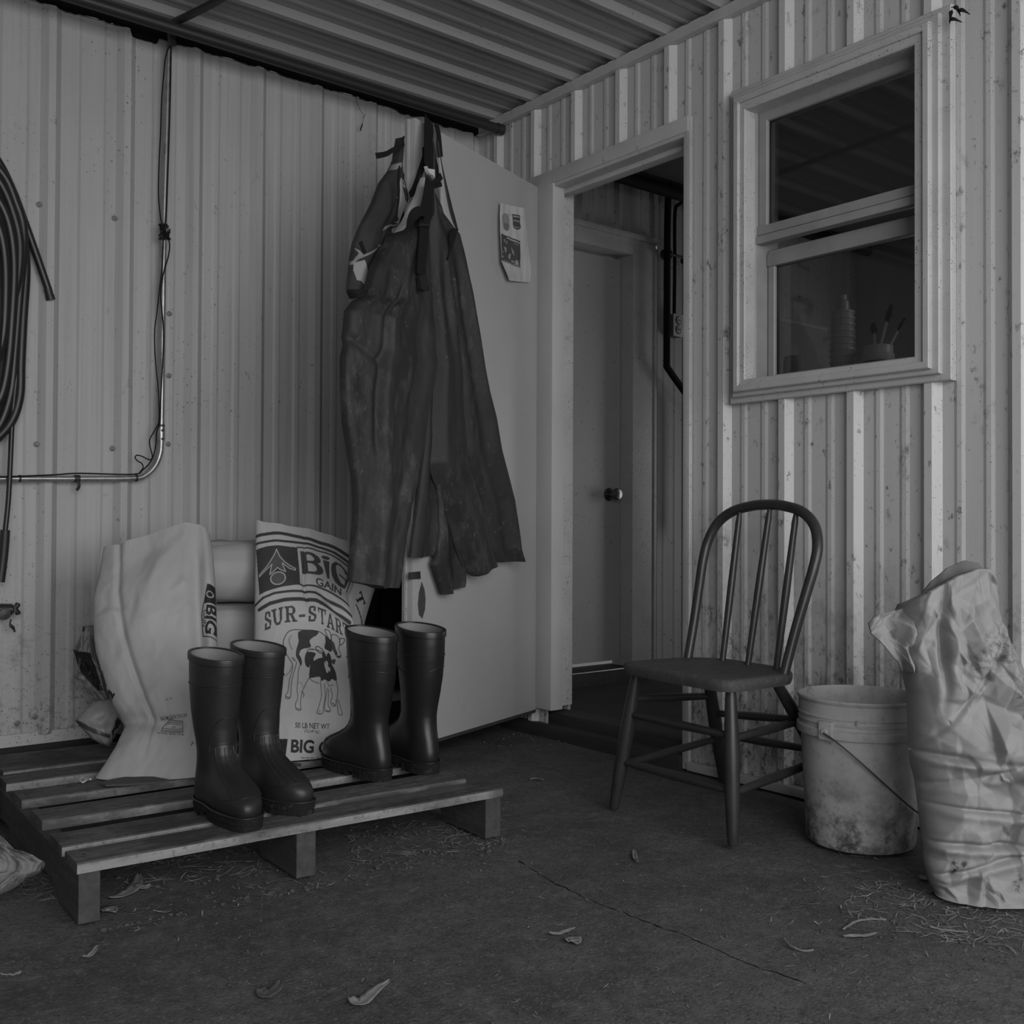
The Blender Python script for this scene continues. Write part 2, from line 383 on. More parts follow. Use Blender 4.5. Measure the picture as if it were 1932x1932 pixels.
for dz in (.022, -.022):
    s = MB().lathe([(.001, 0), (.0165, 0), (.0165, .004), (.001, .004)], Matrix.Translation((ob.x, ob.y-.004, ob.z+dz)) @ Matrix.Rotation(PI/2, 4, 'X'), 20).build('socket', M_plate, bx)
    mb = MB()
    mb.tube([Vector((ob.x+.0175*math.cos(a), ob.y-.005, ob.z+dz+.0175*math.sin(a))) for a in [i*PI/12 for i in range(24)]], .0022, 6, closed=True)
    for q in (-.006, .006): mb.box((ob.x+q-.0016, ob.y-.0095, ob.z+dz-.004), (ob.x+q+.0016, ob.y-.0075, ob.z+dz+.006))
    mb.build('slot', M_dark, s)
cl = at(1253, 481, 1, -.06)
v = empty('pipe_clamp', cl, 'dark clamp holding the black pipe to the inner wall above the outlet', 'clamp')
MB().lathe([(.001, 0), (.026, 0), (.026, .03), (.001, .03)], Matrix.Translation(cl) @ Matrix.Rotation(PI/2, 4, 'X'), 16).build('hub', M_dark, v)
MB().tube([cl+Vector((0, -.03, 0)), cl+Vector((.20, -.02, 0))], .007, 8).build('rod', M_dark, v)
MB().lathe([(.001, 0), (.016, 0), (.016, .02), (.001, .02)], Matrix.Translation(cl+Vector((.15, .02, 0))) @ Matrix.Rotation(PI/2, 4, 'X'), 12).build('nut', M_dark, v)

# ---- window
win = empty('window_1', (0, -1.67, 1.6), kind='structure')
def ring(mb, y0, y1, z0, z1, w, x0, x1, ch=.003):
    """mitred rectangular frame: outer y0..y1, z0..z1, width w, from x0 (front) to x1"""
    def loop(d, x): return [Vector((x, -(y0+d), z0+d)), Vector((x, -(y1-d), z0+d)), Vector((x, -(y1-d), z1-d)), Vector((x, -(y0+d), z1-d))]
    L = [loop(0, x1), loop(0, x0+ch), loop(ch, x0), loop(w-ch, x0), loop(w, x0+ch), loop(w, x1)]
    mb.grid(L+[L[0]], wrap=True)
mb = MB()
ring(mb, 1.318, 2.030, 1.150, 2.112, .034, -.026, -.002)
ring(mb, 1.338, 2.005, 1.168, 2.094, .028, -.040, -.004)
ring(mb, 1.352, 1.985, 1.182, 2.076, .020, -.055, -.002)
ring(mb, 1.366, 1.965, 1.192, 2.058, .026, -.047, .02)
mb.build('window_frame', M_trim, win)
mb = MB(); ring(mb, 1.384, 1.945, 1.205, 2.045, .012, .0, .11)
M_jamb = mat('window_jamb', .30, .5, layers=[('noise', 12, .4, .7, .2, .5)])
mb.build('window_jamb', M_jamb, win)
glass = bpy.data.materials.new('window_glass'); glass.use_nodes = True
nt = glass.node_tree; nt.nodes.clear()
o = nd(nt, 'ShaderNodeOutputMaterial'); tr = nd(nt, 'ShaderNodeBsdfTransparent'); gl = nd(nt, 'ShaderNodeBsdfGlossy'); mx = nd(nt, 'ShaderNodeMixShader'); fr = nd(nt, 'ShaderNodeFresnel')
tr.inputs[0].default_value = (.80, .80, .80, 1); gl.inputs['Roughness'].default_value = .03; gl.inputs['Color'].default_value = (.4, .4, .4, 1)
nt.links.new(fr.outputs[0], mx.inputs[0]); nt.links.new(tr.outputs[0], mx.inputs[1]); nt.links.new(gl.outputs[0], mx.inputs[2]); nt.links.new(mx.outputs[0], o.inputs[0])
zr = 1.655
us = empty('upper_sash', (.02, -1.665, 1.85)); us.parent = win; us.matrix_parent_inverse = parent_inv(win)
mb = MB(); ring(mb, 1.396, 1.943, zr-.005, 2.035, .032, .012, .040); mb.box((.004, -1.943, zr+.002), (.042, -1.396, zr+.030), bev=.003)
mb.build('sash_rail', M_jamb, us)
MB().box((.024, -1.915, zr+.02), (.028, -1.425, 2.01)).build('glass_pane', glass, us)
ls = empty('lower_sash', (.07, -1.665, 1.4)); ls.parent = win; ls.matrix_parent_inverse = parent_inv(win)
mb = MB(); ring(mb, 1.398, 1.943, 1.212, zr-.035, .026, .055, .080); mb.box((.050, -1.943, zr-.085), (.084, -1.398, zr-.045), bev=.003)
mb.box((.0, -1.943, zr-.024), (.035, -1.396, zr+.0), bev=.003)
mb.build('sash_rail', M_jamb, ls)
MB().box((.066, -1.925, 1.23), (.069, -1.415, zr-.05)).build('glass_pane', glass, ls)
MB().box((.085, -1.99, 1.172), (.26, -1.33, 1.198), bev=.004).build('inner_sill', M_trim, win)
# ---- things on the inner sill
M_card = mat('dull_cardboard', .50, .8, layers=[('noise', 20, .4, .7, .4, .6)])
M_plas = mat('pale_plastic_cup', .62, .45); M_cup = mat('clear_grey_cup', .62, .3)
S0 = 1.198
p = at(1496, 708, 0, .13)
tag(MB().lathe([(.001, 0), (.033, 0), (.033, .004), (.0275, .098), (.024, .101), (.001, .101)], Matrix.Translation((p.x, p.y, S0)), 28).build('plastic_cup', M_plas), 'single grey cup upside down on window sill', 'cup')
p = at(1590, 703, 0, .14)
for k in range(9):
    h = .064 if k == 0 else .094
    z0 = S0+.0+(0 if k == 0 else 0)+k*.0225
    MB_ = MB().lathe([(.028, 0), (.0357, .060), (.0385, .0605), (.0385, .066), (.0360, .0665), (.0268, .004), (.001, .004), (.001, 0)], Matrix.Translation((p.x, p.y, S0+k*.0185)) @ Matrix.Scale(1-.012*k, 4, (1, 0, 0)) @ Matrix.Scale(1-.012*k, 4, (0, 1, 0)), 28, closed=True)
    c = MB_.build('plastic_cup', M_cup)
    where = 'lowest' if k == 0 else 'topmost' if k == 8 else ('second', 'third', 'fourth', 'fifth', 'sixth', 'seventh', 'eighth')[k-1]+' from the bottom'
    tag(c, 'clear plastic cup, %s in the tall stack behind the window' % where, 'cup', 'stacked cups behind the window')
pt = Vector((p.x, p.y, S0+8*.0185+.07))
M_tubp = mat('clear_tube', .5, .3)
tag(MB().lathe([(.001, -.005), (.020, -.005), (.019, .025), (.012, .03), (.012, .045), (.001, .045)], Matrix.Translation((pt.x, pt.y, pt.z)), 20).build('bottle_cap', M_tubp), 'small pale cap sitting on top of the cup stack behind the window', 'cap')
cy_ = -1.33; ca_, cb_ = at(1440, 596, 1, cy_), at(1560, 624, 1, cy_)
bxx = empty('carton', (ca_.x, cy_, S0), 'pale open carton standing behind the upside down cup at the window', 'carton')
mb = MB(); mb.box((ca_.x, cy_, S0-.01), (cb_.x, cy_+.012, cb_.z)).box((ca_.x, cy_+.16, S0-.01), (cb_.x, cy_+.172, cb_.z)).box((cb_.x-.01, cy_+.012, S0-.01), (cb_.x, cy_+.16, cb_.z))
mb.build('box', M_card, bxx)
MB().box((ca_.x, cy_-.002, cb_.z-.001), (cb_.x+.001, cy_+.014, cb_.z+.010)).build('top_edge', M_plas, bxx)
tag(MB().box((.262, -1.60, 1.165), (1.0, -1.10, S0-.012)).build('counter', M_card), 'pale counter top inside the window under the carton', 'counter')
p = at(1657, 692, 0, .16)
jar = empty('jar', (p.x, p.y, S0), 'dark round jar with pale top standing right of the cup stack', 'jar')
MB().lathe([(.001, 0), (.042, 0), (.044, .004), (.044, .055), (.001, .055)], Matrix.Translation((p.x, p.y, S0)), 32).build('body', mat('dark_jar', .03, .3), jar)
MB().lathe([(.043, .055), (.045, .058), (.045, .075), (.041, .078), (.041, .10), (.037, .102), (.035, .06), (.001, .058)], Matrix.Translation((p.x, p.y, S0)), 32).build('neck', M_cup, jar)
MB().lathe([(.006, 0), (.009, 0), (.009, .003), (.006, .003)], Matrix.Translation((p.x-.036, p.y-.022, S0+.022)) @ Matrix.Rotation(PI/2, 4, 'Y'), 16, closed=True).build('ring_mark', M_cup, jar)
q = at(1697, 690, 0, .19)
tag(MB().lathe([(.001, 0), (.030, 0), (.034, .02), (.026, .05), (.012, .062), (.001, .064)], Matrix.Translation((q.x, q.y, S0)), 24).build('lump', mat('dark_rag', .03, .9)), 'dark rounded lump beside the jar on the window sill', 'rag')
for (ax, ay, bx_, by), nm in zip([((1668), 650, 1682, 575), (1674, 650, 1707, 600), (1662, 650, 1648, 610)], ('tall brush handle leaning left of its pair in the window jar', 'brush handle leaning to the right in the window jar', 'short dark brush leaning to the left in the window jar')):
    A = Vector((p.x-.012+.012*len(nm)%.024, p.y+(.014 if 'tall' in nm else -.014 if 'right' in nm else .0), S0+.062)); Bv = at(bx_, by, 0, .20)
    bo = empty('brush', A, nm, 'brush', 'brushes in the window jar')
    MB().tube([A, lerp(A, Bv, .7)], .004, 8).build('handle', M_cup, bo)
    MB().tube([lerp(A, Bv, .68), lerp(A, Bv, .8), Bv], [.006, .011, .006], 10, flat=.5).build('bristles', M_dark, bo)

# ---- open door leaf
HG = Vector((-.018, -.400, 0)); DD = Vector((-.940, -.342, 0)).normalized(); DN = Vector((.342, -.940, 0)).normalized()
DW, DT, DZ0, DZ = .782, .042, .088, 2.050
def DM(u, w, z): return HG+DD*u+DN*w+Vector((0, 0, z))
dm = Matrix(((DD.x, DN.x, 0, HG.x), (DD.y, DN.y, 0, HG.y), (0, 0, 1, 0), (0, 0, 0, 1)))
door = empty('door_1', DM(0, 0, DZ0), kind='structure')
MB().box((0, -DT, DZ0), (DW, 0, DZ), dm, bev=.0015).build('door_leaf', M_door, door)
MB().box((DW-.001, -DT+.012, DZ0), (DW+.004, -DT+.020, DZ), dm).build('edge_seam', M_trim, door)
MB().box((0, -DT*.8, DZ0-.012), (DW, -.004, DZ0+.004), dm).build('bottom_sweep', mat('sweep', .03, .8), door)
for z in (.30, 1.05, 1.85): MB().tube([DM(-.008, .004, z-.045), DM(-.008, .004, z+.045)], .006, 10).build('hinge', M_trim, door)
# torn slot in the skin, lock plate
us_ = [atp(px, py, DM(0, .0015, 0), DN) for px, py in [(796,1098),(801,1112),(803,1130),(802,1150),(797,1167),(791,1160),(789,1140),(791,1118)]]
MB().prism(us_, DN*-.004).build('torn_slot', mat('torn_core', .05, .9, layers=[('fine', 60, .5, .7, .12, .6)]), door)
us_ = [atp(px, py, DM(0, .002, 0), DN) for px, py in [(771,1080),(791,1078),(792,1092),(771,1093)]]
MB().prism(us_, DN*.004).build('lock_plate', M_dark, door)

# ------------------------------------------------------------------ pallet
PA, PB = Vector((-1.932, -1.290, 0)), Vector((-.925, -1.338, 0))   # front corners on the floor
px_ = (PB-PA).normalized(); py_ = Vector((-px_.y, px_.x, 0))
def PL(u, w, z): return PA+px_*u+py_*w+Vector((0, 0, z))
PM = Matrix(((px_.x, py_.x, 0, PA.x), (px_.y, py_.y, 0, PA.y), (0, 0, 1, 0), (0, 0, 0, 1)))
pal = empty('pallet', PL(.5, .5, 0), 'weathered wooden pallet on the floor by the left wall under bags and boots', 'pallet')
ZT = .120
for (w0, w1, u0, u1, th) in [(0, .096, 0, 1.010, .021), (.130, .236, .002, .985, .021), (.345, .455, .010, .98, .022), (.560, .668, .010, .99, .022), (.755, .858, .012, .99, .022), (.895, 1.115, .03, .99, .020)]:
    mb = MB(); n = 40
    rows = []
    for i in range(n+1):
        u = u0+(u1-u0)*i/n; j = .0012*nz(u*9, w0*7); k = .0012*nz(u*9, w1*7+5); s_ = .0012*nz(u*3, w0*11+2)
        c = .003
        rows.append([PL(u, w0+j, ZT-th+s_), PL(u, w0+j, ZT-c+s_), PL(u, w0+c+j, ZT+s_), PL(u, w1-c+k, ZT+s_), PL(u, w1+k, ZT-c+s_), PL(u, w1+k, ZT-th+s_)])
    mb.grid(rows, wrap=True); mb.f.append(tuple(range(6))); mb.f.append(tuple(n*6+k for k in range(6)))
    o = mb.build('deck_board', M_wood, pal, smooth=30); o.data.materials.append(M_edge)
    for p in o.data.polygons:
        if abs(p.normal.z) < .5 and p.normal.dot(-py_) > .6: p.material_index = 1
for u in (.0, .462, .965):
    mb = MB(); wd_ = .045 if u else .040
    if u: 
        uu = u-.005
    else: uu = .004
    # stringer side profile with two notches
    prof = [(0.004, 0.0), (.20, 0), (.215, .03), (.40, .03), (.415, 0), (.66, 0), (.675, .03), (.86, .03), (.875, 0), (1.11, 0), (1.11, ZT-.022), (.004, ZT-.022)]
    mb.prism([PL(uu, w, z+.001) for w, z in prof], px_*wd_)
    mb.build('stringer', M_woodend, pal, smooth=0)
for (u, w) in [(.025, .05), (.025, .18), (.028, .40), (.03, .61), (.485, .05), (.98, .05), (.97, .18)]:
    MB().lathe([(.0005, ZT), (.004, ZT), (.004, ZT+.0015), (.0005, ZT+.002)], Matrix.Translation(PL(u, w, 0)), 8).build('nail', M_dark, pal)

# ------------------------------------------------------------------ chair
CH = Vector((-.332, -1.579, 0)); cs = Vector((-.119, -.993, 0)).normalized(); cf = Vector((-.993, .119, 0)).normalized()
def CP(u, v, z): return CH+cf*u+cs*v+Vector((0, 0, z))
M_chair = mat('worn_dark_wood', 0.036, .36, spec=.5, layers=[('noise', 18, .4, .75, .022, .7), ('fine', (60, 60, 60), .60, .76, .14, .5)])
M_seat = mat('dusty_seat_wood', 0.075, .7, spec=.3, layers=[('noise', (8, 30, 30), .4, .75, .05, .7), ('fine', (50, 50, 50), .5, .75, .16, .6)])
ch = empty('kitchen_chair', CP(.05, 0, 0), 'old dark wooden spindle back chair standing beside the bucket', 'chair')
SZ = .405
# seat outline (u forward, v to the side), saddle top
ol = [(-.088, -.08), (-.088, .08), (-.078, .125), (-.045, .172), (.0, .196), (.05, .203), (.13, .210), (.185, .212), (.212, .200), (.224, .165), (.229, .08), (.230, 0), (.229, -.08), (.226, -.165), (.214, -.195), (.188, -.206), (.13, -.205), (.05, -.200), (.0, -.192), (-.045, -.168), (-.078, -.122)]
ol = [(p.x, p.y) for p in smooth_path([(a, b, 0) for a, b in ol], 4, True)]
mb = MB(); cu, cv = .07, 0
def sad(u, v): return -.010*max(0, 1-((u-.06)/.13)**2)*max(0, 1-(v/.17)**2)
rows = []
for k, (sc, z) in enumerate([(.0, 0), (.3, 0), (.55, 0), (.75, 0), (.88, 0), (.95, 0), (.985, -.002), (1.0, -.008), (.995, -.020), (.975, -.030), (.90, -.033), (.5, -.033), (0, -.033)]):
    rows.append([CP(cu+(u-cu)*sc, cv+(v-cv)*sc, SZ+z+(sad(cu+(u-cu)*sc, v*sc) if k < 7 else 0)) for u, v in ol])
mb.grid(rows, wrap=True); mb.build('seat', M_seat, ch, smooth=50)
def turned(a, b, prof, n=16):
    """lathe between points: prof = (t, r)"""
    a, b = Vector(a), Vector(b); mb = MB()
    mb.tube([lerp(a, b, t) for t, r in prof], [r for t, r in prof], n); return mb
legprof = [(0, .013), (.04, .0135), (.25, .0175), (.45, .0195), (.7, .0185), (.9, .0155), (.985, .0135), (1, .011)]
FLt, FLb = CP(.165, .165, SZ-.025), CP(.183, .193, 0); FRt, FRb = CP(.185, -.175, SZ-.025), CP(.222, -.227, 0)
BLt, BLb = CP(-.030, -.130, SZ-.025), CP(-.255, -.300, 0.0); BRt, BRb = CP(-.03, .122, SZ-.025), CP(-.29, .165, 0)
for t_, b_ in ((FLt, FLb), (FRt, FRb), (BLt, BLb), (BRt, BRb)): turned(t_, b_, legprof).build('leg', M_chair, ch, smooth=60)
rp = [(0, .008), (.1, .0095), (.5, .012), (.9, .0095), (1, .008)]
def on(t_, b_, z): return lerp(t_, b_, (t_.z-z)/(t_.z-b_.z))
for za, zb, A, Bq in [(.262, .262, (FRt, FRb), (FLt, FLb)), (.130, .130, (FRt, FRb), (FLt, FLb)), (.305, .290, (FRt, FRb), (BLt, BLb)), (.120, .150, (FRt, FRb), (BLt, BLb)),
                      (.235, .270, (BLt, BLb), (BRt, BRb)), (.165, .185, (BLt, BLb), (BRt, BRb)), (.255, .265, (FLt, FLb), (BRt, BRb)), (.125, .160, (FLt, FLb), (BRt, BRb))]:
    turned(on(*A, za), on(*Bq, zb), rp, 12).build('stretcher', M_chair, ch, smooth=60)
# bow
def BK(v, z):   # point of the leaning back plane
    return CP(-.005-.125*(z-SZ)/.43-.0*v, v, z)
bow = [(-.180, SZ-.015), (-.188, .50), (-.199, .60), (-.207, .68), (-.203, .735), (-.180, .785), (-.130, .818), (-.06, .833), (0.0, .836), (.06, .832), (.130, .815), (.182, .778), (.206, .725), (.207, .67), (.199, .60), (.188, .50), (.180, SZ-.015)]
bp = smooth_path([BK(v, z) for v, z in bow], 8)
MB().tube(bp, [.0125+.002*math.sin(PI*i/(len(bp)-1)) for i in range(len(bp))], 16, up=cf).build('back_bow', M_chair, ch, smooth=60)
sp = [(0, .0085), (.03, .0085), (.5, .0105), (.9, .0085), (.93, .009), (1, .006)]
for v0, v1, zt_ in ((-.093, -.100, .815), (.004, .012, .828), (.107, .110, .815)):
    turned(CP(-.052, v0, SZ-.012), BK(v1, zt_), sp, 12).build('spindle', M_chair, ch, smooth=60)

# ------------------------------------------------------------------ bucket
BC = Vector((-.250, -1.913, 0))
M_bkt = mat('grimy_white_plastic', 0.44, .5, spec=.4, layers=[
    ('noise', 7, .4, .75, .33, .7), ('fine', 16, .48, .60, .055, .9, ('z', .19, .05)), ('fine', 26, .50, .60, .04, .9, ('z', .12, .0)), ('fine', 40, .58, .66, .08, .7), ('fine', (14, 14, 14), .5, .62, .28, .5), ('noise', (5, 5, 5), .5, .62, .16, .6, ('z', .30, .10))])
bk = empty('plastic_bucket', BC, 'grimy white plastic bucket with wire handle beside the chair', 'bucket')
H = .362
prof = [(.001, .0), (.118, .0), (.126, .004), (.1295, .012), (.1425, .268), (.1425, .270), (.1515, .271), (.1525, .274), (.1528, .290), (.1505, .292), (.1455, .293), (.1455, .302), (.1492, .303), (.1495, .306), (.147, .3075), (.1465, .316), (.1495, .317), (.1500, .321), (.1478, .323), (.1480, .350), (.1505, .353), (.1520, .358), (.1505, H), (.1475, H), (.1455, .357), (.1400, .25), (.1275, .012), (.120, .008), (.001, .008)]
MB().lathe(prof, Matrix.Translation(BC), 72).build('body', M_bkt, bk, smooth=35)
def BR(ang, r, z): return BC+Vector((r*math.cos(ang), r*math.sin(ang), z))
a0 = math.radians(182)        # left lug as seen by the camera
def lug(ang):
    M = Matrix.Translation(BR(ang, .150, .288)) @ Matrix.Rotation(ang, 4, 'Z')
    mb = MB(); mb.box((-.006, -.018, -.020), (.008, .018, .024), M, bev=.003)
    mb.lathe([(.001, 0), (.008, 0), (.007, .006), (.001, .006)], M @ Matrix.Translation((.008, 0, 0)) @ Matrix.Rotation(PI/2, 4, 'Y'), 12); return mb
lg = BR(a0, .159, .288)
for a in (a0, a0+PI): lug(a).build('handle_lug', M_bkt, bk)
# wire bail hangs down the front
M_wire = mat('rusty_wire', .06, .5, .5)
hp = []
for i in range(25):
    t = i/24; ang = a0+t*PI
    z = .286-.200*math.sin(PI*t**1.4)**.9 if 0 < t < 1 else .286
    r = .161-.012*math.sin(PI*t)+.004
    hp.append(BR(ang, r, z))
MB().tube(hp, .0021, 8).build('bail_handle', M_wire, bk)
g = MB().tube(smooth_path([hp[15], hp[16], hp[17]], 4), .0075, 12); g.build('grip_remnant', M_bkt, bk)

# ------------------------------------------------------------------ rubber boots
M_rub = mat('dusty_black_rubber', 0.020, .40, spec=.4, layers=[('noise', 10, .4, .7, .034, .6), ('fine', 30, .60, .78, .09, .45, (6, .45, .65))], bump=((50, 50, 50), .12, .003))
M_rub2 = mat('black_rubber', 0.014, .36, spec=.45, layers=[('noise', 8, .4, .7, .020, .6), ('fine', 30, .64, .76, .09, .4)])
M_rin = mat('grey_boot_lining', 0.22, .8)
M_sole = mat('muddy_sole', 0.016, .9, spec=.2, layers=[('fine', 45, .56, .74, .13, .5)], bump=((60, 60, 60), .8, .006))
BT = [(.026, .006, .284, .0465), (.038, .003, .289, .049), (.052, .003, .288, .050), (.064, .005, .281, .0495), (.075, .007, .266, .048), (.084, .009, .246, .0465), (.092, .011, .224, .045), (.102, .014, .198, .0435),
      (.114, .017, .174, .042), (.128, .019, .157, .0415), (.146, .020, .146, .0415), (.170, .017, .140, .0435), (.205, .009, .140, .048), (.250, .000, .146, .053), (.300, -.006, .153, .056), (.340, -.008, .158, .057), (.374, -.008, .160, .0575)]
def boot_row(z):
    for a, b in zip(BT, BT[1:]):
        if a[0] <= z <= b[0]:
            t = (z-a[0])/(b[0]-a[0]); return [a[i]+(b[i]-a[i])*t for i in range(1, 4)]
    return list(BT[-1][1:] if z > BT[-1][0] else BT[0][1:])
def boot_pt(th, z, off=0.0):
    b, f, w = boot_row(z); cx, rx = (b+f)/2, (f-b)/2
    foot = 1-sstep(.09, .16, z); e = lerp(1.0, .82, foot)
    c, s_ = math.cos(th), math.sin(th)
    x = cx+(rx+off)*math.copysign(abs(c)**e, c); y = (w+off)*math.copysign(abs(s_)**e, s_)
    y *= 1-foot*(.17*math.exp(-((x-.105)/.05)**2)+.10*(1-sstep(.0, .06, x)))
    if x > .2: y -= foot*.010*((x-.2)/.09)**2 
    return Vector((x, y, z+TILT*(x-.077)/.083*sstep(.29, .374, z)))
TILT = 0.0
def boots(name, heel, d, label, m, group, mirror=1, tilt=-.008, sc=1.0, lines=1):
    global TILT
    TILT = tilt
    d = Vector((d[0], d[1], 0)).normalized(); M = Matrix(((d.x*sc, -d.y*sc*mirror, 0, heel[0]), (d.y*sc, d.x*sc*mirror, 0, heel[1]), (0, 0, sc, ZT+.001), (0, 0, 0, 1)))
    r = empty('rubber_boot', (heel[0]+d.x*.08, heel[1]+d.y*.08, ZT), label, 'boot', group)
    n = 56; mb = MB(); zs = [.026+(.374-.026)*(i/60) for i in range(61)]
    rows = [[M @ boot_pt(2*PI*k/n, z) for k in range(n)] for z in zs]
    mb.grid(rows, wrap=True); mb.build('shaft', m, r, smooth=60)
    mb = MB(); rows = [[M @ boot_pt(2*PI*k/n, z, -.0035) for k in range(n)] for z in (.374, .34, .30, .24, .18, .15)]
    mb.grid(rows, wrap=True); mb.add(rows[-1], [tuple(range(n))]); mb.build('lining', M_rin, r, smooth=60)
    mb = MB(); prof = [(-.0035, .3735), (-.0035, .377), (.0028, .377), (.0034, .3745), (.0034, .362), (.0, .3605)]
    mb.grid([[M @ (boot_pt(2*PI*k/n, min(z, .374), o)+Vector((0, 0, max(0, z-.374)))) for k in range(n)] for o, z in prof], wrap=True); mb.build('top_band', m, r, smooth=50)
    # sole: welt, forepart and heel block
    mb = MB()
    def outl(off, x0=-1, x1=1):
        o = []
        for k in range(n):
            p = boot_pt(2*PI*k/n, .04, off); p.x = min(max(p.x, x0), x1); o.append(p)
        return o
    def slab(o, z0, z1, jag=0):
        N_ = len(o)
        mb.grid([[M @ Vector((p.x, p.y, z)) for p in o] for z in (z0, z1)], wrap=True)
        for z in (z0, z1): mb.add([M @ Vector((p.x, p.y, z)) for p in o], [tuple(range(N_))])
    slab(outl(.0035), .014, .030); slab(outl(.0015, -1, .088), 0, .0145); slab(outl(.0015, .125, 1), 0, .0145)
    mb.build('sole', M_sole, r, smooth=40)
    mb = MB(); mb.tube([M @ (boot_pt(2*PI*k/n, .04, .0042)+Vector((0, 0, -.010))) for k in range(n)], .0022, 6, closed=True)
    def line(fn, rr=.0012, cl=False, N_=60):
        mb.tube([M @ boot_pt(*fn(i/(N_ if cl else N_-1)), .0006) for i in range(N_)], rr, 6, closed=cl)
    line(lambda t: (2*PI*t, .308), .0016, True)
    if lines == 2: line(lambda t: (2*PI*t, .268+.012*math.cos(2*PI*t*2+1)), .0012, True)
    line(lambda t: (lerp(-.95, .95, t), .150+.082*(1-abs(2*t-1)**3.2)), .0013)
    line(lambda t: (lerp(-.75, .75, t), .166+.004*math.cos(PI*(t-.5))), .0010)
    for q in (-.62, -.40, -.16, .16, .40, .62):
        line(lambda t: (q*(1+.25*t), lerp(.163, .078-.02*abs(q), t)), .0013, False, 30)
    line(lambda t: (lerp(-1.25, 1.25, t), .060+.012*math.cos(PI*(t-.5))), .0011)
    mb.build('moulded_seam', m, r, smooth=60)
    return r
G1 = 'rubber boots on the pallet'
boots('b', (-1.578, -1.030), (.03, -1), 'dusty black rubber boot with toe forward, left one of the front pair', M_rub, G1, 1, sc=.95)
boots('b', (-1.458, -.985), (.09, -1), 'dusty black rubber boot with toe forward, right one of the front pair', M_rub, G1, -1, sc=.965)
boots('b', (-1.118, -1.110), (-.06, 1), 'black rubber boot with its toe toward the wall, before the calf sack', M_rub2, G1, 1, tilt=.010, sc=1.0, lines=2)
boots('b', (-.985, -1.126), (.07, 1), 'black rubber boot facing away, nearest the open door', M_rub2, G1, -1, tilt=.008, sc=1.01, lines=2)

# ------------------------------------------------------------------ sheets and bags: outline pairs on a standing plane
def resample(pts, n, key=None):
    P = np.array(pts, float); d = np.r_[0, np.cumsum(np.hypot(*np.diff(P, axis=0).T))]
    t = np.linspace(0, d[-1], n); return np.stack([np.interp(t, d, P[:, 0]), np.interp(t, d, P[:, 1])], -1)
def by_y(pts, ys):
    P = np.array(sorted(pts, key=lambda p: p[1]), float); return np.interp(ys, P[:, 1], P[:, 0])
def px_grid(L, R, nu, nv):
    a = resample(L, nv); b = resample(R, nv); u = np.linspace(0, 1, nu)
    return a[:, None, :]*(1-u)[None, :, None]+b[:, None, :]*u[None, :, None]
def plane_pts(G, P, n):
    n = np.array(n, float); D = FW+RT*((G[..., :1]-966)/FPX)+UP*((966-G[..., 1:])/FPX)
    t = (np.array(P, float)-CAM).dot(n)/(D @ n); return CAM+t[..., None]*D
def body(G, P, n, front, back, name, m, parent=None, attr=None, zmin=None, smooth=60):
    """closed body: front(u, v) and back(u, v) offsets along n from the plane; attr fn(px grid) for the front"""
    n = np.array(n, float)/np.linalg.norm(n); W = plane_pts(G, P, n); nv, nu = W.shape[:2]
    U, V = np.meshgrid(np.linspace(0, 1, nu), np.linspace(0, 1, nv))
    F = np.array([[front(u, v) for u in U[0]] for v in V[:, 0]]); B = np.array([[back(u, v) for u in U[0]] for v in V[:, 0]])
    WF = W+F[..., None]*n; WB = W+B[..., None]*n
    vs = np.concatenate([WF.reshape(-1, 3), WB.reshape(-1, 3)]); o = nv*nu
    if zmin is not None: vs[:, 2] = np.maximum(vs[:, 2], zmin)
    i, k = np.meshgrid(np.arange(nv-1), np.arange(nu-1), indexing='ij'); a = (i*nu+k).ravel()
    fs = np.stack([a, a+1, a+nu+1, a+nu], -1); fb = np.stack([a, a+nu, a+nu+1, a+1], -1)+o
    ed = list(range(nu))+[r*nu+nu-1 for r in range(1, nv)]+[(nv-1)*nu+k for k in range(nu-2, -1, -1)]+[r*nu for r in range(nv-2, 0, -1)]
    ed = np.array(ed); e2 = np.roll(ed, -1); fe = np.stack([ed, ed+o, e2+o, e2], -1)
    F_ = np.concatenate([fs, fb, fe])
    me = bpy.data.meshes.new(name); me.vertices.add(len(vs)); me.vertices.foreach_set('co', vs.astype(np.float32).ravel())
    me.loops.add(F_.size); me.loops.foreach_set('vertex_index', F_.astype(np.int32).ravel()); me.polygons.add(len(F_))
    me.polygons.foreach_set('loop_start', np.arange(0, F_.size, 4, dtype=np.int32)); me.update(calc_edges=True); me.validate()
    me.polygons.foreach_set('use_smooth', [True]*len(me.polygons)); me.set_sharp_from_angle(angle=math.radians(smooth))
    if attr is not None:
        a = me.attributes.new('print', 'FLOAT', 'POINT'); v = attr(G.reshape(-1, 2)).astype(np.float32)
        a.data.foreach_set('value', np.concatenate([v, np.zeros(o, np.float32)]))
    me.materials.append(m); ob_ = bpy.data.objects.new(name, me); COL.objects.link(ob_)
    if parent: ob_.parent = parent; ob_.matrix_parent_inverse = parent_inv(parent)
    return ob_

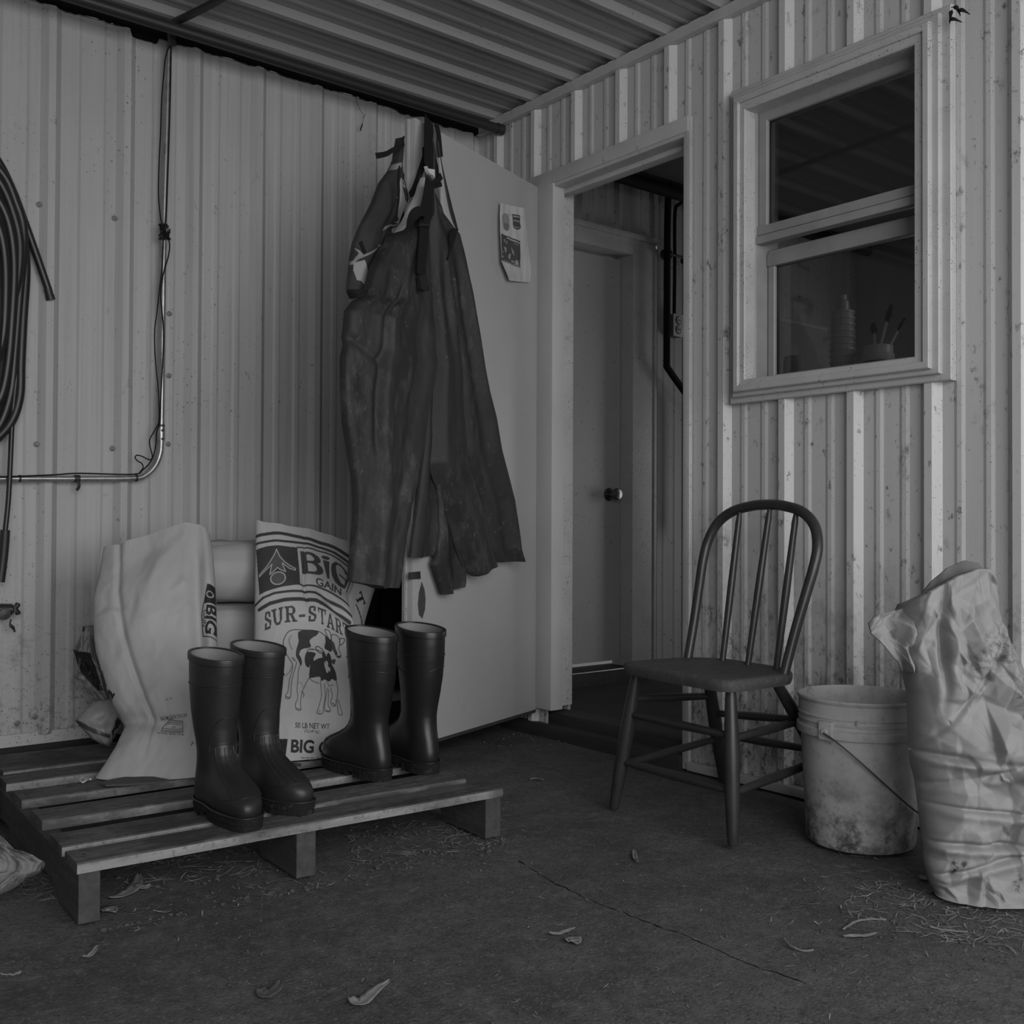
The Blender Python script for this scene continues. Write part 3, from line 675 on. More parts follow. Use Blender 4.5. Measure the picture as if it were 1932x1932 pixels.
# print: shapes tested at mesh points
class Print:
    def __init__(s, ox, oy, k): s.ox, s.oy, s.k = ox, oy, k; s.ops = []; s.sm = False
    def P(s, pts): return np.array(pts, float)/s.k+np.array([s.ox, s.oy])
    def curve(s, pts, closed): return [(p.x, p.y) for p in smooth_path([(a, b, 0) for a, b in pts], 5, closed)] if s.sm and len(pts) > 3 else pts
    def poly(s, pts, val=1.0, holes=()):
        pts = s.curve(pts, True)
        s.ops.append(('p', [s.P(pts)]+[s.P(h) for h in holes], val)); return s
    def line(s, pts, w, val=1.0, closed=False):
        pts = s.curve(pts, closed); P = s.P(pts); P = np.vstack([P, P[:1]]) if closed else P
        s.ops.append(('l', P, w/s.k/2, val)); return s
    def tris(s, T, quad, val=1.0):
        Q = s.P(quad); u, v = T[..., :1], T[..., 1:]         # quad TL, TR, BR, BL ; v up
        X = (Q[3]*(1-u)+Q[2]*u)*(1-v)+(Q[0]*(1-u)+Q[1]*u)*v
        s.ops.append(('t', X, val)); return s
    def eval(s, G):
        out = np.zeros(len(G)); x, y = G[:, 0], G[:, 1]
        for op in s.ops:
            if op[0] == 'p':
                lo, hi = op[1][0].min(0), op[1][0].max(0); I = np.where((x >= lo[0]) & (x <= hi[0]) & (y >= lo[1]) & (y <= hi[1]))[0]
                if not len(I): continue
                c = np.zeros(len(I), bool); X, Y = x[I], y[I]
                for q in op[1]:
                    for a, b in zip(q, np.roll(q, -1, 0)):
                        if a[1] == b[1]: continue
                        cr = ((a[1] > Y) != (b[1] > Y)) & (X < (b[0]-a[0])*(Y-a[1])/(b[1]-a[1])+a[0]); c ^= cr
                out[I[c]] = op[2]
            elif op[0] == 'l':
                for a, b in zip(op[1], op[1][1:]):
                    w = op[2]; lo, hi = np.minimum(a, b)-w-.5, np.maximum(a, b)+w+.5
                    I = np.where((x >= lo[0]) & (x <= hi[0]) & (y >= lo[1]) & (y <= hi[1]))[0]
                    if not len(I): continue
                    q = np.stack([x[I], y[I]], -1); d = b-a; t = np.clip(((q-a) @ d)/max(d @ d, 1e-9), 0, 1)
                    ds = np.hypot(*(q-a-t[:, None]*d).T); al = np.clip(w-ds+.5, 0, 1); out[I] = out[I]*(1-al)+op[3]*al
            else:
                for T in op[1]:
                    lo, hi = T.min(0), T.max(0); I = np.where((x >= lo[0]) & (x <= hi[0]) & (y >= lo[1]) & (y <= hi[1]))[0]
                    if not len(I): continue
                    X, Y = x[I], y[I]; sg = []
                    for a, b in ((0, 1), (1, 2), (2, 0)): sg.append((T[b][0]-T[a][0])*(Y-T[a][1])-(T[b][1]-T[a][1])*(X-T[a][0]))
                    sg = np.array(sg); m = (sg >= 0).all(0) | (sg <= 0).all(0); out[I[m]] = op[2]
        return out
def text_tris(body_, bold=0.0, sx=1.0):
    cu_ = bpy.data.curves.new('t', 'FONT'); cu_.body = body_; cu_.offset = bold; cu_.resolution_u = 4
    o = bpy.data.objects.new('t', cu_); COL.objects.link(o); bpy.context.view_layer.update()
    me = o.evaluated_get(bpy.context.evaluated_depsgraph_get()).to_mesh(); me.calc_loop_triangles()
    V = np.array([v.co[:2] for v in me.vertices]); T = np.array([V[list(t.vertices)] for t in me.loop_triangles])
    bpy.data.objects.remove(o); bpy.data.curves.remove(cu_)
    lo, hi = T.reshape(-1, 2).min(0), T.reshape(-1, 2).max(0); return (T-lo)/(hi-lo)
def quads(*boxes):
    T = []
    for b in boxes:
        if len(b) == 4 and not hasattr(b[0], '__len__'): q = [(b[0], b[1]), (b[2], b[1]), (b[2], b[3]), (b[0], b[3])]
        else: q = b
        T += [[q[0], q[1], q[2]], [q[0], q[2], q[3]]]
    return np.array(T, float)
SLAB = {
 'S': quads([(.62,.70),(.9,.62),(.97,.97),(.74,.94)], [(.0,.0),(.24,.02),(.34,.40),(.06,.36)], [(.08,.60),(.34,.62),(.46,1.0),(.2,.96)], [(.2,.86),(.3,1.0),(.8,1.0),(.8,.86)], [(.10,.56),(.3,.72),(.95,.42),(.78,.30)], [(.66,.10),(.94,.2),(.97,.5),(.70,.44)], [(.2,.14),(.18,.0),(.75,.0),(.85,.16)]),
 'U': quads((0,.88,.44,1), (.60,.88,1,1), (.10,.22,.34,.9), (.70,.22,.92,.9), [(.10,.25),(.34,.25),(.45,.12),(.30,.0)], [(.70,.25),(.92,.25),(.72,.0),(.55,.12)], (.28,0,.74,.14)),
 'R': quads((.0,0,.44,.12), (.12,0,.36,1), (0,.88,.7,1), (.36,.44,.7,.56), [(.62,1),(.88,.86),(.68,.80),(.56,.88)], [(.66,.82),(.90,.84),(.90,.60),(.66,.62)], [(.62,.56),(.66,.64),(.90,.62),(.74,.46)], [(.44,.48),(.68,.48),(.90,.06),(.64,.06)], (.60,0,1,.12)),
 'T': quads((0,.86,1,1), (0,.66,.14,.9), (.86,.66,1,.9), (.37,0,.63,.9), (.22,0,.78,.12)),
 'A': quads((0,0,.40,.12), (.60,0,1,.12), [(.08,.06),(.30,.06),(.60,1.0),(.38,1.0)], [(.70,.06),(.94,.06),(.64,1.0),(.42,1.0)], (.26,.30,.76,.42)),
 '-': quads((0, 0, 1, 1))}
p2 = Print(480, 960, 7.728)
p2.line([(70,290),(300,300),(500,325),(700,375),(900,430),(1100,490),(1250,550),(1425,635)], 48)
p2.line([(75,405),(300,415),(550,440),(750,470),(1000,530),(1200,610),(1350,685),(1505,780)], 36)
p2.poly([(70,495),(210,480),(400,495),(640,530),(675,1100),(450,1112),(250,1142),(105,1185)])
p2.line([(640,528),(850,550),(1050,600),(1250,690),(1430,795)], 22); p2.line([(1430,795),(1450,880),(1440,1000),(1385,1150)], 18)
p2.line([(675,1098),(900,1112),(960,1132),(1150,1215),(1440,1350)], 26)
p2.line([(60,1310),(150,1245),(300,1200),(500,1190),(700,1195),(900,1210),(960,1235),(1150,1325),(1300,1390),(1500,1500)], 36)
p2.line([(110,1400),(250,1340),(450,1312),(650,1312),(900,1325),(980,1360),(1150,1435),(1300,1500),(1445,1572)], 56)
arrow = [(340,545),(385,650),(450,740),(530,810),(605,855),(605,880),(520,850),(420,760),(435,810),(465,893),(400,860),(350,820),(300,870),(245,910),(262,820),(278,760),(200,830),(110,912),(112,880),(200,790),(270,690),(320,600)]
p2.poly(arrow, .9); p2.line(arrow, 11, 0, True)
circ = [(358+102*math.cos(a), 982+93*math.sin(a)) for a in np.linspace(0, 2*PI, 40)[:-1]]
p2.poly(circ, .88); p2.line(circ, 12, 0, True)
p2.poly([(678,590),(800,600),(880,620),(950,660),(985,720),(975,760),(935,775),(1000,830),(1018,880),(1005,930),(960,955),(900,955),(700,925)], .95, [[(770,640),(840,655),(880,690),(885,715),(870,735),(830,742),(778,735)], [(780,775),(860,785),(905,825),(918,865),(910,895),(880,910),(790,902)]])
p2.poly([(1055+64*math.cos(a)*.95-28*math.sin(a)*.3, 678+64*math.cos(a)*.3+28*math.sin(a)*.95) for a in np.linspace(0, 2*PI, 24)[:-1]], .95)
p2.poly([(1015,710),(1112,738),(1105,1005),(1070,995)], .95)
p2.poly([(1415,920),(1370,840),(1280,765),(1200,735),(1145,770),(1130,850),(1145,950),(1190,1030),(1260,1085),(1350,1112),(1372,1080),(1412,990),(1252,902),(1258,928),(1362,985),(1345,1058),(1290,1030),(1240,960),(1212,870),(1208,800),(1232,775),(1290,800),(1340,850),(1362,897)], .95)
p2.tris(text_tris('GAIN', .03), [(895,985),(1300,1115),(1290,1232),(905,1100)], .95)
for chx, q in zip('SUR-START', [[(160,1465),(250,1448),(272,1710),(175,1732)], [(262,1440),(425,1412),(415,1668),(290,1690)], [(442,1412),(612,1405),(625,1645),(448,1655)], [(645,1545),(740,1538),(740,1578),(648,1582)], [(775,1415),(902,1410),(915,1640),(785,1650)], [(922,1425),(1052,1465),(1030,1690),(962,1672)], [(1072,1490),(1158,1525),(1182,1760),(1058,1718)], [(1190,1548),(1285,1592),(1312,1818),(1196,1772)], [(1305,1605),(1420,1655),(1405,1850),(1330,1835)]]):
    p2.tris(SLAB[chx], q, .95)
p3 = Print(490, 1160, 6.44)
p3.tris(text_tris('50 LB NET WT', .012), [(440,1295),(862,1312),(858,1378),(440,1360)]); p3.tris(text_tris('(22.68 kg)', .008), [(555,1378),(735,1385),(733,1430),(555,1420)])
p3.poly([(150,1466),(357,1485),(333,1705),(150,1700)])
sm = [(227,1500),(250,1560),(300,1630),(262,1610),(258,1640),(228,1615),(205,1640),(205,1600),(165,1620),(205,1560)]
p3.line(sm, 7, 0, True); p3.line([(205+36*math.cos(a), 1665+28*math.sin(a)) for a in np.linspace(0, 2*PI, 20)[:-1]], 7, 0, True)
p3.tris(text_tris('BIG GAIN', .035), [(398,1490),(1190,1535),(1170,1690),(395,1650)]); p3.tris(text_tris('www.biggain.com', .012), [(515,1697),(1080,1716),(1080,1752),(515,1728)])
p3.sm = True
p3.line([(300,400),(292,330),(310,260),(350,205),(420,180),(520,185),(640,190),(720,205),(780,235),(830,270)], 9)
p3.line([(300,400),(330,470),(370,540),(400,600),(395,680),(370,760),(358,850),(350,920),(325,960),(330,1000),(375,1000),(385,930),(385,860),(400,760),(430,650),(450,570)], 7)
p3.line([(400,600),(372,680),(320,730)], 9, .7); p3.line([(390,250),(360,290),(370,360),(395,420)], 14, .45); p3.line([(400,520),(430,560)], 18, .7)
p3.poly([(480,200),(590,185),(710,205),(690,250),(640,280),(605,320),(622,390),(560,405),(500,430),(475,470),(500,520),(512,580),(500,620),(470,560),(440,500),(445,420),(470,330),(465,250)], .92)
p3.poly([(800,250),(850,290),(880,360),(885,430),(840,440),(790,400),(802,320)], .95)
p3.line([(880,240),(930,230),(975,260),(985,330),(970,400),(995,460),(990,500),(950,500),(900,420),(870,340)], 8, 1, True)
p3.poly([(870,310),(910,330),(930,400),(955,455),(940,480),(895,420)], .9); p3.poly([(945,485),(995,480),(985,505),(950,505)], .9)
p3.line([(800,170),(850,190),(875,270),(870,310),(830,260),(805,200)], 8, 1, True); p3.line([(985,300),(1000,265),(1050,270),(1030,320),(990,350)], 9, 1, True)
p3.poly([(560,470),(600,452),(680,468),(655,530),(660,560),(690,540),(760,520),(780,560),(795,640),(830,700),(875,600),(920,660),(940,720),(942,790),(885,770),(850,802),(790,782),(750,800),(730,750),(620,765),(600,740),(612,600),(598,640),(560,620),(545,540)], .95)
p3.poly([(760,470),(800,430),(835,440),(870,500),(882,600),(850,650),(800,590),(770,540)], .95); p3.poly([(805,555),(830,570),(835,620),(860,640),(858,685),(835,640),(805,600)], 0)
p3.poly([(782,415),(850,440),(820,470),(812,500)], 0); p3.poly([(885,480),(915,485),(910,520),(880,540)], 0); p3.poly([(880,540),(930,530),(915,590),(890,580)], .9)
p3.line([(570,470),(590,430),(680,425),(760,450)], 8); p3.line([(680,395),(710,385),(760,420),(775,455),(740,465),(700,440)], 9, 1, True)
p3.line([(480,470),(500,420),(560,405),(690,425)], 6)
for pl in ([(500,580),(470,680),(465,780),(455,900),(465,1000),(440,1080),(455,1140),(505,1145),(500,1060),(512,960),(550,860),(600,770),(640,800),(720,830)], [(740,800),(750,900),(750,1000),(710,1150),(705,1190),(770,1190),(782,1100),(800,960),(790,830)], [(830,880),(800,1060),(800,1150),(860,1165),(865,1120),(840,1080),(845,900)], [(870,880),(890,980),(870,1040),(890,1090),(930,1090),(938,1020)], [(940,790),(960,900),(950,1010),(970,1180),(1020,1190),(1000,1120),(965,1010)]):
    p3.line(pl, 7)
p3.line([(735,1150),(738,1190)], 6); p3.line([(505,930),(540,960),(530,1000)], 8); p3.line([(820,800),(850,860),(900,840)], 12, .6); p3.line([(470,820),(510,830),(530,900)], 8, .5); p3.line([(450,1125),(500,1140)], 10, .8); p3.line([(335,980),(375,995)], 14, .7); p3.line([(800,1150),(860,1160)], 12, .7); p3.line([(890,1060),(930,1085)], 12, .8)
def big_print(G): return np.maximum(p2.eval(G)*.92, p3.eval(G))

M_bagp = mat('printed_paper_sack', 0.47, .6, spec=.35, layers=[('noise', 6, .4, .7, .46, .5)], attr='print', ink=.014, bump=((40, 40, 40), .12, .003))
M_paper = mat('paper_sack', 0.40, .6, spec=.35, layers=[('noise', 5, .4, .7, .35, .5)], attr='print', ink=.02, bump=((40, 40, 40), .15, .003))

# ------------------------------------------------------------------ feed sacks on the pallet
ZB = ZT+.002
def edge(u, p=4.0): return max(0.0, 1-abs(2*u-1)**p)**.5
def wr(u, v, k, s): return .5*k*(ridged(u*s, v*s*1.6, k*77)-1.0)+k*.6*nz(u*s*2.1, v*s*3.0, 9)
from mathutils.geometry import delaunay_2d_cdt
def facets(npts, amp, seed, nu, nv, asp=1.6, stretch=1.0):
    """heights linear over random triangles: flat facets between sharp creases"""
    r = random.Random(seed); P = [Vector((r.uniform(-.15, 1.15), r.uniform(-.15, 1.15)*asp*stretch)) for _ in range(npts)]
    P += [Vector((x, y)) for x in (-.3, .5, 1.3) for y in (-.3*asp, .5*asp*stretch, 1.3*asp*stretch)]
    V_, _, F_, *_ = delaunay_2d_cdt(P, [], [], 0, 1e-6); V_ = np.array([list(v) for v in V_]); Hh = np.array([r.gauss(0, amp) for _ in V_])
    U, V = np.meshgrid(np.linspace(0, 1, nu), np.linspace(0, 1, nv)*asp*stretch); out = np.zeros_like(U)
    for f in F_:
        a, b, c = V_[list(f)]; lo, hi = np.min([a, b, c], 0), np.max([a, b, c], 0)
        I = np.where((U >= lo[0]) & (U <= hi[0]) & (V >= lo[1]) & (V <= hi[1]))
        if not len(I[0]): continue
        x, y = U[I], V[I]; d = (b[1]-c[1])*(a[0]-c[0])+(c[0]-b[0])*(a[1]-c[1])
        w0 = ((b[1]-c[1])*(x-c[0])+(c[0]-b[0])*(y-c[1]))/d; w1 = ((c[1]-a[1])*(x-c[0])+(a[0]-c[0])*(y-c[1]))/d; w2 = 1-w0-w1
        ok = (w0 >= -1e-6) & (w1 >= -1e-6) & (w2 >= -1e-6); h = w0*Hh[f[0]]+w1*Hh[f[1]]+w2*Hh[f[2]]
        out[I[0][ok], I[1][ok]] = h[ok]
    return out
def blur(a, n):
    for _ in range(n):
        p = np.pad(a, 1, mode='edge'); a = (p[:-2, 1:-1]+p[2:, 1:-1]+p[1:-1, :-2]+p[1:-1, 2:]+2*p[1:-1, 1:-1])/6
    return a
FL = blur(facets(24, .0055, 13, 300, 460, 1.6), 60)+blur(facets(80, .0022, 15, 300, 460, 1.6), 24)
# stacked full sacks against the wall
for i, (z0, h, w) in enumerate([(ZB, .203, 'bottom'), (ZB+.206, .200, 'middle'), (ZB+.409, .192, 'top')]):
    mb = MB(); n1, n2 = 56, 40; rows = []
    cx_, cy_, a, b = -1.225+.01*i, -.215, .290, .160
    for r in range(n2+1):
        ph = -PI/2+PI*r/n2; row = []
        for k in range(n1):
            th = 2*PI*k/n1; sg = lambda q, e: math.copysign(abs(q)**e, q)
            x = a*sg(math.cos(ph), .5)*sg(math.cos(th), .55); y = b*sg(math.cos(ph), .5)*sg(math.sin(th), .55); z = h/2*sg(math.sin(ph), .75)
            d = .020*nz(x*6, y*9, z*7+i*5)+.010*(ridged(x*5, y*6+i, z*8)-1); q = 1 if abs(ph) < 1.2 else 0
            row.append(Vector((cx_+x*(1+d*q*2), cy_+y*(1+d*q*5), z0+h/2+z+d*q*(.8 if z < 0 else 1)*(0 if abs(ph) > 1.2 else 1))))
        rows.append(row)
    mb.grid(rows, wrap=True)
    tag(mb.build('feed_sack', M_paper, None, smooth=80), 'full plain paper feed sack lying flat, %s of the stack between the standing bags' % w, 'sack', 'full sacks stacked against the wall')
# plain standing sack
e1 = np.array([.845, -.534, 0]); n_LB = np.array([-.331, -.524, .300]); P_LB = (-1.6, -.72, ZB)
pl = Print(0, 900, 3.864)
pl.poly([(1508,772),(1560,778),(1568,910),(1480,912)]); pl.line([(1527+22*math.cos(a), 848+22*math.sin(a)) for a in np.linspace(0, 2*PI, 20)[:-1]], 6, 0, True)
pl.line([(1480,912),(1465,1000),(1475,1150),(1570,1172)], 8); pl.tris(text_tris('BIG', .035), [(1572,925),(1576,1145),(1490,1135),(1502,925)]); pl.tris(text_tris('GAIN', .02), [(1508,965),(1497,1085),(1466,1080),(1478,960)])
pl.line([(820,1572),(802,1588),(795,1560),(775,1540),(770,1570),(785,1610)], 20)
for a, b in (((652,1140),(668,1200)), ((670,1250),(700,1330)), ((700,1335),(722,1420)), ((724,1400),(752,1500))): pl.line([a, b], 16)
ps = Print(120, 1150, 5.52)
ps.tris(text_tris('BAG MADE IN THE USA', .015), [(1005,1122),(1290,1086),(1292,1122),(1015,1160)]); ps.tris(text_tris('D-17', .015), [(1080,943),(1142,940),(1142,964),(1080,968)])
ps.line([(1100,1150),(1240,1165),(1242,1278),(1022,1270),(1035,1212)], 7, 1, True)
for a, b in (((1095,1170),(1222,1178)), ((1085,1185),(1222,1194)), ((1060,1200),(1110,1165)), ((1035,1236),(1235,1244)), ((1050,1256),(1222,1264)), ((1120,1228),(1140,1212)), ((1140,1228),(1160,1210))): ps.line([a, b], 6, .9)
ps.tris(text_tris('1010-BGF-04798 192125', .012), [(982,1282),(1258,1294),(1256,1312),(982,1300)])
ps.line([(1325,1410),(1345,1370)], 7); ps.line([(1330,1375),(1358,1390)], 5)
L = [(184,1019),(177,1070),(169,1120),(168,1160),(171,1204),(178,1240),(190,1280),(198,1302),(208,1325),(220,1346),(228,1362),(212,1402),(190,1436),(171,1463),(172,1477)]
R = [(391,994),(398,1035),(402,1090),(404,1130),(406,1205),(402,1290),(396,1380),(386,1440),(388,1472)]
G = px_grid(L, R, 300, 460); V = np.linspace(0, 1, 460)[:, None]; U = np.linspace(0, 1, 300)[None, :]
G[..., 1] += (1-V)**6*np.interp(U[0], [0, .12, .25, .5, .78, .92, 1], [0, 4, 2, -8, -20, -14, 0])[None, :]
lb = empty('feed_sack', (-1.55, -.66, ZB), 'plain pale paper feed sack standing leftmost on the pallet with sideways logo', 'sack')
def fLB(u, v):
    b = -.045*(1-edge(u, 3.2))-.02*(1-sstep(0, .22, v))
    fl = sstep(.70, .93, v)
    f = .030*math.exp(-((u-.55)/.30)**2)*math.sin(PI*min(1, v*1.1))-.018*math.exp(-((u-.86)/.05)**2)*(1-fl)*sstep(0, .2, v)+.012*math.exp(-((u-.97)/.05)**2)
    f += -.016*math.exp(-((v-.76-.10*(u-.5))/.035)**2)*(1-sstep(.60, .80, u)) - .010*math.exp(-((u-.30-.25*(v-.5))/.03)**2)*(1-fl)
    f += .014*math.exp(-((v-.83)/.06)**2)*math.exp(-((u-.25)/.2)**2)
    return b+f+wr(u, v, .0035, 3.0)*(1-.6*fl)+.0012*nz(u*14, v*18, 3)+FL[int(round(v*459)), int(round(u*299))]*(1-.5*fl)
body(G, P_LB, n_LB, fLB, lambda u, v: -.045-.06*edge(u, 3)*edge(min(1, v+.02), 4)*(1-.6*sstep(.7, 1, v)), 'bag', M_paper, lb, lambda g: np.maximum(pl.eval(g), ps.eval(g)), ZB)
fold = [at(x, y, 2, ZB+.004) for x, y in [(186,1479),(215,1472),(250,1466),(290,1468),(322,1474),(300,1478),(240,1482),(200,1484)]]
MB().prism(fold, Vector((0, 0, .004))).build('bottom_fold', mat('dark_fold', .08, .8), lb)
st = [at(171, 1470, 2, ZB+.012), at(163, 1470, 2, ZB+.006), at(155, 1467, 2, ZB+.003), at(151, 1471, 2, ZB+.003), at(156, 1476, 2, ZB+.003), at(163, 1472, 2, ZB+.005)]
MB().tube(smooth_path(st, 5), .0022, 6).build('tie_string', M_plas, lb)
# printed standing sack
n_CB = np.array([-.1495, -.6305, .348]); P_CB = (-1.2, -.782, ZB)
L = [(489,966),(489,1000),(488,1060),(487,1120),(486,1200),(488,1290),(494,1370),(508,1446)]
R = [(684,1018),(681,1050),(680,1073),(673,1096),(664,1112),(667,1135),(675,1158),(684,1182),(692,1240),(698,1330),(700,1400),(696,1446)]
G = px_grid(L, R, 340, 760); V = np.linspace(0, 1, 760)[:, None]; U = np.linspace(0, 1, 340)[None, :]
G[..., 1] += (1-V)**5*np.interp(U[0], [0, .06, .12, .3, .5, .8, 1], [0, 4, 5, 4, 0, 2, 0])[None, :]
cb = empty('feed_sack', (-1.15, -.78, ZB), 'printed paper feed sack with a calf picture standing between the boots', 'sack')
def fCB(u, v):
    b = -.040*(1-edge(u, 3.0)); f = .022*math.sin(PI*min(1, v*1.02))*math.exp(-((u-.45)/.4)**2)
    f += -.014*math.exp(-((v-.24-.35*(u-.6))/.03)**2)*sstep(.55, .8, u)+.008*math.exp(-((v-.18-.2*(u-.5))/.05)**2)*sstep(.3, .6, u)
    f += -.008*math.exp(-((u-.5-.2*(v-.3))/.02)**2)*math.exp(-((v-.2)/.15)**2)
    return b+f+wr(u, v, .0045, 3.5)-.02
body(G, P_CB, n_CB, fCB, lambda u, v: -.055-.05*edge(u, 3)*math.sin(PI*min(1, v))**.7, 'bag', M_bagp, cb, big_print, ZB)
MB().tube([atp(x, y, np.array(P_CB)+np.array([0, -.012, .0]), n_CB)+Vector((0, 0, .004)) for x, y in [(512,1441),(530,1443),(548,1445),(568,1446)]], .004, 6).build('stitched_hem', M_dark, cb)
# sack leaning behind it
n_TB = np.array([-.12, -.95, .22]); P_TB = (-.72, -.345, .5)
G = px_grid([(632,1020),(632,1100),(632,1250),(632,1372)], [(712,1040),(717,1080),(712,1108),(700,1146),(690,1182),(684,1260),(684,1372)], 100, 200)
pt = Print(480, 960, 7.728); pt.tris(SLAB['T'], [(1560,1190),(1628,1385),(1520,1402),(1462,1290)])
for i in range(5): pt.line([(1482+i*22, 1395+i*62), (1510+i*22, 1450+i*62)], 16)
tb = tag(body(G, P_TB, n_TB, lambda u, v: -.02*(1-edge(u, 3))+wr(u, v, .005, 3), lambda u, v: -.04-.04*edge(u, 3), 'feed_sack', M_bagp, None, pt.eval, ZB), 'printed paper sack leaning behind the calf sack with one big letter T showing', 'sack')
# crumpled empties left of the plain sack
M_foil = mat('printed_woven_sack', .34, .45, spec=.5, layers=[('noise', 9, .42, .7, .20, .7)], attr='print', ink=.03)
cr = empty('crumpled_sack', at(190, 1400, 2, ZB), 'crumpled dark printed sack squeezed against the wall left of the plain sack', 'sack')
Pc = np.array([-1.54, -.18, .3]); nc = np.array([-.35, -.9, .2])
pc = Print(0, 900, 3.864); pc.poly([(540,1265),(660,1280),(760,1560),(720,1560),(600,1440),(560,1340)]); pc.poly([(548,1134),(610,1086),(626,1130)])
G = px_grid([(158,1183),(146,1220),(140,1228),(146,1250),(150,1268),(138,1276),(150,1288),(168,1308)], [(176,1180),(176,1210),(180,1240),(190,1270),(196,1300),(204,1320),(206,1330),(210,1340)], 40, 70)
body(G, Pc, nc, lambda u, v: .03*nz(u*3, v*5, 2)+.014*ridged(u*2.5, v*4, 8), lambda u, v: -.025, 'upper_flap', M_foil, cr, pc.eval, ZB)
pc = Print(120, 1150, 5.52)
for q in ([(560,1120),(600,1160),(580,1230),(540,1260),(520,1350),(510,1270),(545,1200)], [(590,1160),(610,1180),(600,1215)], [(540,1290),(600,1290),(560,1330)], [(505,1340),(550,1360),(520,1390)]): pc.poly(q)
pc.poly([(105,1150),(140,1150),(300,1230),(500,1310),(490,1345),(320,1290),(180,1220)], .85)
G = px_grid([(180,1322),(160,1340),(148,1356),(142,1360),(152,1372),(172,1394),(190,1404),(203,1408)], [(224,1318),(232,1330),(236,1345),(234,1360),(228,1375),(218,1390),(212,1402),(207,1410)], 46, 60)
body(G, Pc+np.array([0, -.10, 0]), nc, lambda u, v: .055*edge(u, 2.2)*edge(v, 2.2)+.006*nz(u*5, v*6, 4), lambda u, v: -.03*edge(u, 2), 'pillowed_end', M_foil, cr, pc.eval, ZB)

# ------------------------------------------------------------------ big crumpled sack right of the bucket
n_RB = np.array([-.66, -.74, .10]); P_RB = (-.50, -2.30, 0.0)
L = [(1719,1137),(1713,1150),(1716,1185),(1719,1220),(1729,1280),(1737,1311),(1738,1361),(1740,1398),(1743,1448),(1751,1477),(1757,1521),(1764,1582),(1768,1644),(1779,1680),(1790,1702),(1786,1716)]
R = [(1896,1090),(1904,1112),(1907,1162),(1922,1202),(1945,1250),(1975,1330),(2000,1420),(2020,1520),(2030,1620),(2030,1700),(2030,1718)]
NV, NU = 340, 260
G = px_grid(L, R, NU, NV); V = np.linspace(0, 1, NV)[:, None]; U = np.linspace(0, 1, NU)[None, :]
G[..., 1] += (1-V)**7*np.interp(U[0], [0, .25, .47, .70, .88, 1], [0, -14, -27, -30, -22, 0])[None, :]
M_rb = mat('crumpled_kraft_paper', 0.31, .6, spec=.3, layers=[('noise', 5, .4, .7, .25, .6), ('speck', 230, 0, .22, .1, .5), ('noise', (9, 9, 9), .60, .70, .46, .5)], attr='print', ink=.05)
rb = empty('paper_sack', (-.42, -2.32, 0), 'large crumpled pale paper sack standing open right of the bucket', 'sack')
def crum(u, v):
    f = 0
    for c, sl, w, a in ((.33, -.35, .012, .012), (.53, .10, .012, .020), (.575, -.06, .010, .010), (.69, .08, .008, .012), (.80, .04, .010, .018), (.86, -.1, .010, .012)):
        d = (v-c-sl*(u-.4)); q = .35+.65*sstep(-.25, .25, nz(u*3, c*30)); f -= a*q*math.exp(-(d/w)**2); f += a*.7*q*math.exp(-((d-.022)/.016)**2)
    return f-.03*math.exp(-((u-.28+.55*(v-.15))/.035)**2)*math.exp(-((v-.18)/.12)**2)
FC = blur(facets(60, .017, 3, NU, NV, 1.6), 5)+blur(facets(170, .0095, 5, NU, NV, 1.6, 1.5), 3)+blur(facets(460, .0058, 8, NU, NV, 1.6, 1.3), 2)
def fRB(u, v):
    return -.075*(1-edge(u, 2.6))+.05*math.sin(PI*min(1, .15+v*.9))*edge(u, 2.2)+crum(u, v)*(.5+.5*edge(u, 2))+FC[int(round(v*(NV-1))), int(round(u*(NU-1)))]*(.5+.5*edge(u, 2))*(1-.8*sstep(.96, 1, v))
def stains(G):
    x, y = G[:, 0], G[:, 1]; o = np.zeros(len(G)); n_ = np.array([nz(a*.09, b*.09)+.6*nz(a*.25, b*.25) for a, b in G])
    for cx, cy, rx, ry, k in ((1880, 1225, 55, 40, .55), (1835, 1245, 14, 22, .8), (1915, 1300, 20, 40, .6), (1805, 1636, 5, 16, 1.5), (1821, 1632, 6, 6, 1.3), (1930, 1670, 14, 22, .8)):
        o = np.maximum(o, k*np.exp(-((x-cx)/rx)**2-((y-cy)/ry)**2)*np.clip(.35+n_*1.8, 0, 1.6))
    return np.clip(o, 0, 1)
body(G, P_RB, n_RB, fRB, lambda u, v: -.075*(1-edge(u, 2.6))-.014-.12*edge(u, 2.4)*(.15+.85*sstep(.0, .30, v))*math.sin(PI*min(1, .25+v*.7)), 'bag', M_rb, rb, stains, .002, smooth=180)
# the far lip of its mouth is a dark band, the shade inside painted into its paper
M_rbin = mat('shaded_inner_paper', .15, .8, layers=[('noise', 20, .4, .7, .10, .7)])
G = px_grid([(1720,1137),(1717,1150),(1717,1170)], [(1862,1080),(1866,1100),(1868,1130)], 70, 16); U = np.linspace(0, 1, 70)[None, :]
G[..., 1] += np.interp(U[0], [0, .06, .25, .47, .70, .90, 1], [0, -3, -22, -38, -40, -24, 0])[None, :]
body(G, np.array(P_RB)-n_RB/np.linalg.norm(n_RB)*.045, n_RB, lambda u, v: .01*nz(u*5, v), lambda u, v: -.008+.01*nz(u*5, v), 'mouth_lip', M_rbin, rb, None, .0)
